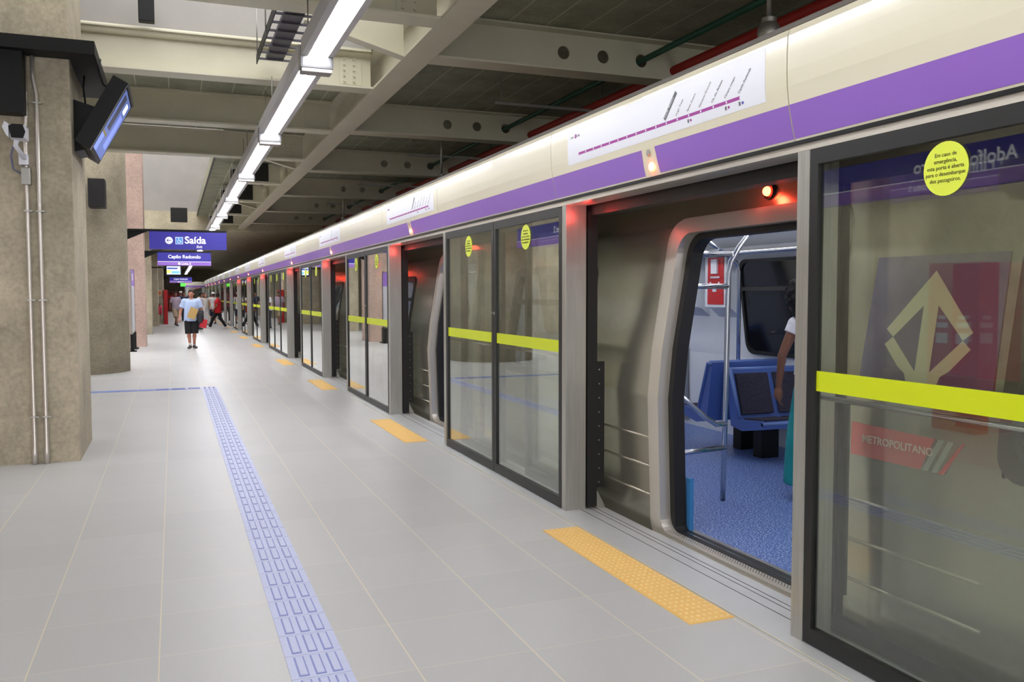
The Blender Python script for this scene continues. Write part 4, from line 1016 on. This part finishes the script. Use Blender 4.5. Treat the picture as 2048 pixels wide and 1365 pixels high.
    sect(mb, [(pv.x, pv.y, zl, .172*b+e, .122*b+e), (pv.x, pv.y, pv.z+.04*k, .165*b+e, .12*b+e), (m_.x, m_.y-.01*k, m_.z, .158*b+e, .122*b+e), (ch.x, ch.y, ch.z, .165*b+e, .12*b+e), (ch.x, ch.y, ch.z+.1*k, .158*b+e, .1*b+e), (nk.x, nk.y, nk.z-.015*k, .062*b+e, .058*b+e)])
    for s in ('r', 'l'):
        sh, el, wr = P('sh_'+s), P('el_'+s), P('wr_'+s)
        cap(mb, ch+Vector((0, 0, .1))*k, sh, .068*b+e*.6, .058*b+e*.5)
        if sleeves == 'short': 
            q = sh.lerp(el, .72); mb.tube([sh, sh.lerp(el, .35), q], [.066*b, .068*b, .072*b], 12)
        elif sleeves == 'cap': mb.tube([sh, sh.lerp(el, .28)], [.064*b, .064*b], 12)
        elif sleeves == 'long': cap(mb, sh, el, .066*b, .052*b); mb.tube([el, wr], [.052*b, .042*b], 12)
    tp = mat('cloth_%d_%d_%d' % top, top, .85, var=.06, scale=14, bump=.25, bscale=24)
    to = remesh(mb, 'shirt' if sleeves != 'none' else 'vest', tp, t, max(voxel*.9, .009))
    if open_collar:
        mb = MB()
        c0 = nk+Vector((0, -.075, -.02))*k
        for s in (-1, 1): mb.add([c0+Vector((s*.01, -.012, -.11))*k, c0+Vector((s*.065, .01, .045))*k, c0+Vector((s*.10, .02, .0))*k, c0+Vector((s*.06, -.035, -.065))*k], [(0, 1, 2, 3)])
        co = mb.build('collar', mat('collar_cloth', (206, 216, 238), .8), to); md = co.modifiers.new('s', 'SOLIDIFY'); md.thickness = .006
        mb = MB(); mb.add([c0+Vector((-.05, -.004, .04))*k, c0+Vector((.05, -.004, .04))*k, c0+Vector((.0, -.028, -.10))*k], [(0, 1, 2)]); nn_ = mb.build('open_neck', S, to); md = nn_.modifiers.new('s', 'SOLIDIFY'); md.thickness = .012
    # bottom
    bt = mat('cloth_%d_%d_%d' % bottom, bottom, .85, var=.1, scale=12, bump=.2, bscale=20)
    mb = MB()
    if skirt:
        an = (P('an_r')+P('an_l'))/2
        sect(mb, [(an.x, an.y, .12*k, .26*b, .24*b), (an.x, an.y, .5*k, .24*b, .2*b), (pv.x, pv.y, pv.z-.1*k, .19*b, .15*b), (pv.x, pv.y, pv.z+.1*k, .145*b, .11*b)]); remesh(mb, 'skirt', bt, t, max(voxel, .012))
    else:
        sect(mb, [(pv.x, pv.y, pv.z-.1*k, .15*b, .11*b), (pv.x, pv.y, pv.z, .165*b, .12*b), (pv.x, pv.y, pv.z+.08*k, .15*b, .11*b)])
        for s in ('r', 'l'):
            hp, kn, an = P('hip_'+s), P('kn_'+s), P('an_'+s)
            if legs == 'long': cap(mb, hp, kn, .095*b, .068*b); mb.tube([kn, kn.lerp(an, .5), an-Vector((0, 0, .02))*k], [.068*b, .062*b, .06*b], 12)
            else: mb.tube([hp, hp.lerp(kn, .5), kn.lerp(an, .12)], [.1*b, .098*b, .092*b], 14)
        remesh(mb, 'trousers' if legs == 'long' else 'shorts', bt, t, max(voxel*.9, .009))
    # shoes
    sm = mat('shoe_%d_%d_%d' % shoes, shoes, .6)
    for s in ('r', 'l'):
        an = P('an_'+s); fd = Vector(J.get('ft_'+s, (0, -1, 0))).normalized(); z0 = max(.03*k, an.z-.06*k)
        mb = MB(); cap(mb, Vector((an.x, an.y, z0+.015*k))-fd*.04*k, Vector((an.x, an.y, z0))+fd*.14*k, .042*k, .034*k); mb.ball(an-Vector((0, 0, .01))*k, (.044*k, .044*k, .035*k))
        sh_ = remesh(mb, 'shoe', sm, t, max(voxel*.8, .01))
        if sockc: mb = MB(); mb.tube([an, an+Vector((0, 0, .07))*k], .043*k, 12); mb.build('sock', mat('sock_white', sockc, .9), sh_)
    # hair
    hm = mat('hair_%d_%d_%d' % hair, hair, .75, bump=.6, bscale=90)
    mb = MB()
    if hair_style == 'short':
        mb.ball(hd+Vector((0, 0, .056))*k-look*.014*k, (.084*k, .097*k, .082*k)); mb.ball(hd-look*.035*k+Vector((0, 0, .01))*k, (.083*k, .072*k, .085*k))
    elif hair_style == 'long':
        mb.ball(hd+Vector((0, 0, .04))*k-look*.02*k, (.088*k, .092*k, .09*k)); cap(mb, hd-look*.05*k, hd-look*.075*k-Vector((0, 0, .27))*k, .085*k, .06*k)
        for s in (-1, 1): cap(mb, hd+sd*s*.06*k-look*.02*k, hd+sd*s*.075*k-look*.02*k-Vector((0, 0, .2))*k, .035*k, .03*k)
    elif hair_style == 'afro':
        mb.ball(hd+Vector((0, 0, .05))*k-look*.025*k, (.145*k, .145*k, .135*k)); mb.ball(hd-look*.06*k-Vector((0, 0, .05))*k, (.12*k, .1*k, .12*k))
        rnd = random.Random(3)
        for q in range(150):
            a, z_ = rnd.uniform(0, 2*PI), rnd.uniform(-.6, 1); r_ = math.sqrt(max(0, 1-z_*z_))
            p_ = hd+Vector((0, 0, .045))*k-look*.025*k+Vector((r_*math.cos(a)*.143, r_*math.sin(a)*.143, z_*.133))*k
            if (p_-hd).dot(look) < .055*k: mb.ball(p_, .017*k, seg=6, ring=4)
    if hair_style != 'none': remesh(mb, 'hair', hm, t, max(voxel*.7, .008), 1)
    if cap_col:
        mb = MB(); mb.ball(hd+Vector((0, 0, .06))*k-look*.01*k, (.098*k, .102*k, .082*k)); mb.ball(hd+Vector((0, 0, .055))*k+look*.11*k, (.07*k, .07*k, .012*k)); remesh(mb, 'cap', mat('cap_%d_%d_%d' % cap_col, cap_col, .8), t, max(voxel*.7, .01), 1)
    if belt:
        mb = MB(); sect(mb, [(pv.x, pv.y, pv.z+.05*k, .166*b, .126*b), (pv.x, pv.y, pv.z+.1*k, .158*b, .12*b)]); mb.build('belt', mat('belt', belt, .7), t)
    return t
BASE = dict(head=(0, 0, 1.60), neck=(0, .01, 1.46), chest=(0, .01, 1.27), pelvis=(0, .01, .93), sh_r=(-.185, .01, 1.40), sh_l=(.185, .01, 1.40), el_r=(-.235, .02, 1.12), el_l=(.235, .02, 1.12),
            wr_r=(-.25, -.04, .87), wr_l=(.25, -.04, .87), hip_r=(-.09, .01, .88), hip_l=(.09, .01, .88), kn_r=(-.1, -.01, .48), kn_l=(.1, -.01, .48), an_r=(-.1, .02, .09), an_l=(.1, .02, .09))
def pose(**kw): d = dict(BASE); d.update(kw); return d
# main figure walking towards the camera
man = pose(head=(0, -.02, 1.60), look=(0, -1, .12), sh_r=(-.2, .01, 1.39), sh_l=(.2, .01, 1.39), el_r=(-.29, .04, 1.13), wr_r=(-.33, -.06, .89), hd_r=(-.05, -.1, -1), th_r=(.3, -1, 0), curl_r=.8,
           el_l=(.285, .02, 1.12), wr_l=(.13, -.2, 1.02), hd_l=(-1, -.12, .05), th_l=(0, -.15, 1), curl_l=1.3, pn_l=(0, 1, 0), hip_r=(-.09, 0, .88), hip_l=(.09, 0, .88), kn_r=(-.085, -.04, .48), kn_l=(.075, -.06, .49),
           an_r=(-.055, -.05, .09), an_l=(.06, .05, .09), ft_r=(-.35, -1, 0), ft_l=(.5, -1, 0))
pm = person('man walking to the camera in a light blue shirt and black knee shorts', (.5, 27.6, 0), -.02, man, 1.74, (186, 126, 104), (178, 196, 232), (18, 18, 22), 'short', 'short', (40, 26, 22), (78, 74, 76), build=1.18, voxel=.0115, fingers=True, open_collar=True, shirt_len=.80, sockc=(220, 216, 214))
mb = MB(); p0 = Vector((.5, 27.6, 0))
ev = Matrix.Rotation(math.radians(22), 4, 'Y')
bm = bmesh.new(); bmesh.ops.create_cube(bm, size=1)
for v in bm.verts: v.co = ev @ Vector((v.co.x*.23, v.co.y*.018, v.co.z*.32))+Vector((.53, 27.335, 1.05))
mb.bm(bm, 0)
tag(mb.build('envelope', mat('tan_paper', (190, 156, 96), .7), origin=(.53, 27.335, 1.05)), 'tan envelope held tilted against the chest of the man in blue', 'envelope')
mb = MB(); cap(mb, (.72, 27.5, 1.1), (.76, 27.46, .98), .075, .09); cap(mb, (.7, 27.45, 1.05), (.72, 27.45, .86), .07, .075); cap(mb, (.79, 27.5, 1.08), (.78, 27.48, .84), .06, .06)
for s in (0, 1, 2): cap(mb, (.68+s*.04, 27.4, 1.03), (.7+s*.035, 27.4, .8), .03, .035)
tmp = remesh(mb, 'jacket', mat('dark_jacket', (44, 44, 50), .8, bump=.4, bscale=18), None, .014, 2); tag(tmp, 'dark folded jacket over the forearm of the man in blue', 'jacket')
bm = bmesh.new(); bmesh.ops.create_cube(bm, size=1); ev = Matrix.Rotation(math.radians(14), 4, 'Y')
for v in bm.verts: v.co = ev @ Vector((v.co.x*(.17 if v.co.z > 0 else .2), v.co.y*.05, v.co.z*.26))+Vector((.83, 27.47, .74))
mb = MB(); mb.bm(bm, 0); mb.tube([(.75, 27.47, .86), (.76, 27.46, .97), (.82, 27.46, .97), (.83, 27.47, .86)], .006, 6)
tag(mb.build('red_bag', mat('red_paper_bag', (196, 30, 46), .5), origin=(.83, 27.47, .74)), 'red carrier bag hanging under the dark jacket', 'bag')
# woman inside the train, back to camera
wom = pose(neck=(.05, .01, 1.44), head=(.12, -.01, 1.55), look=(.5, -.8, 0), el_l=(.26, .0, 1.12), wr_l=(.27, -.05, .86), hd_l=(.02, -.12, -1), th_l=(0, -1, 0), curl_l=.55, sh_r=(-.165, .01, 1.37), sh_l=(.165, .01, 1.37), wr_r=(-.24, -.1, .88))
person('woman in a sleeveless white blouse and teal skirt seen from behind inside the train', (4.64, 5.43, 0), PI-.45, wom, 1.71, (126, 84, 66), (232, 232, 240), (16, 140, 144), 'long', 'cap', (14, 10, 9), (60, 50, 48), hair_style='afro', build=.92, voxel=.0095, fingers=True, skirt=True, shirt_len=.98, belt=(120, 112, 108))
G = None
stride = dict(kn_r=(-.09, -.22, .50), an_r=(-.09, -.38, .1), kn_l=(.09, .12, .48), an_l=(.09, .36, .12), el_r=(-.24, .1, 1.13), wr_r=(-.24, .16, .88), el_l=(.24, -.06, 1.13), wr_l=(.22, -.2, .92))
person('person in a red top and dark trousers striding across the platform in white shoes', (1.95, 43.3, 0), -PI/2, pose(**stride, look=(-1, -.4, 0)), 1.66, (150, 98, 78), (204, 28, 36), (28, 28, 34), 'long', 'short', (24, 18, 18), (232, 232, 232), build=1.2, shirt_len=.76)
person('man in a white cap, white shirt and navy shorts facing away', (2.02, 50.0, 0), PI+.4, pose(wr_r=(-.15, -.2, 1.1), el_r=(-.25, .0, 1.12)), 1.72, (170, 116, 92), (232, 232, 232), (34, 42, 66), 'short', 'short', (40, 30, 26), (40, 44, 60), cap_col=(238, 236, 232), shirt_len=.8, build=1.05)
person('woman with long brown hair in a white outfit beside the white capped man', (1.58, 48.6, 0), .5, pose(**{k_: v_ for k_, v_ in stride.items() if k_[:2] in ('el', 'wr')}), 1.68, (190, 140, 116), (236, 228, 222), (238, 236, 238), 'long', 'cap', (80, 44, 30), (170, 90, 90), hair_style='long', build=.92, shirt_len=.88)
person('man in a white t-shirt turned left just behind the man in blue', (1.12, 42.5, 0), -PI/2+PI, pose(head=(0, -.09, 1.57)), 1.74, (150, 104, 84), (236, 236, 240), (60, 66, 84), 'long', 'short', (26, 20, 18), (50, 50, 52), build=1.05)
person('man in a grey lilac shirt and khaki shorts, left of the man in blue', (.12, 47.5, 0), .35, pose(**stride), 1.74, (140, 96, 76), (176, 160, 178), (184, 164, 140), 'short', 'short', (26, 20, 18), (50, 50, 60), build=1.12)
person('man in a navy shirt partly hidden behind the man in blue', (.62, 56, 0), 0, pose(), 1.74, (170, 120, 98), (44, 50, 76), (50, 52, 60), 'long', 'short', (30, 22, 20), (40, 40, 40))
person('man in a pale cap between the striped shirt and the man in blue', (.46, 60, 0), 0, pose(), 1.8, (176, 128, 104), (60, 66, 92), (60, 62, 70), 'long', 'short', (30, 22, 20), (40, 40, 40), cap_col=(214, 212, 206))
person('person in a maroon top glimpsed behind the white capped man', (2.25, 56, 0), .3, pose(), 1.72, (150, 100, 80), (140, 50, 60), (90, 74, 60), 'long', 'short', (30, 22, 20), (50, 40, 40))
person('guard in a red shirt and dark cap standing by the red partition', (-.2, 90, 0), .2, pose(), 1.78, (110, 70, 56), (196, 34, 34), (40, 44, 50), 'long', 'short', (20, 18, 18), (24, 24, 26), cap_col=(24, 22, 26))
person('man in a dark shirt right of the man in blue, far back in the crowd', (1.0, 62, 0), .1, pose(), 1.76, (160, 110, 90), (90, 84, 80), (40, 40, 44), 'long', 'short', (26, 20, 20), (30, 30, 30))
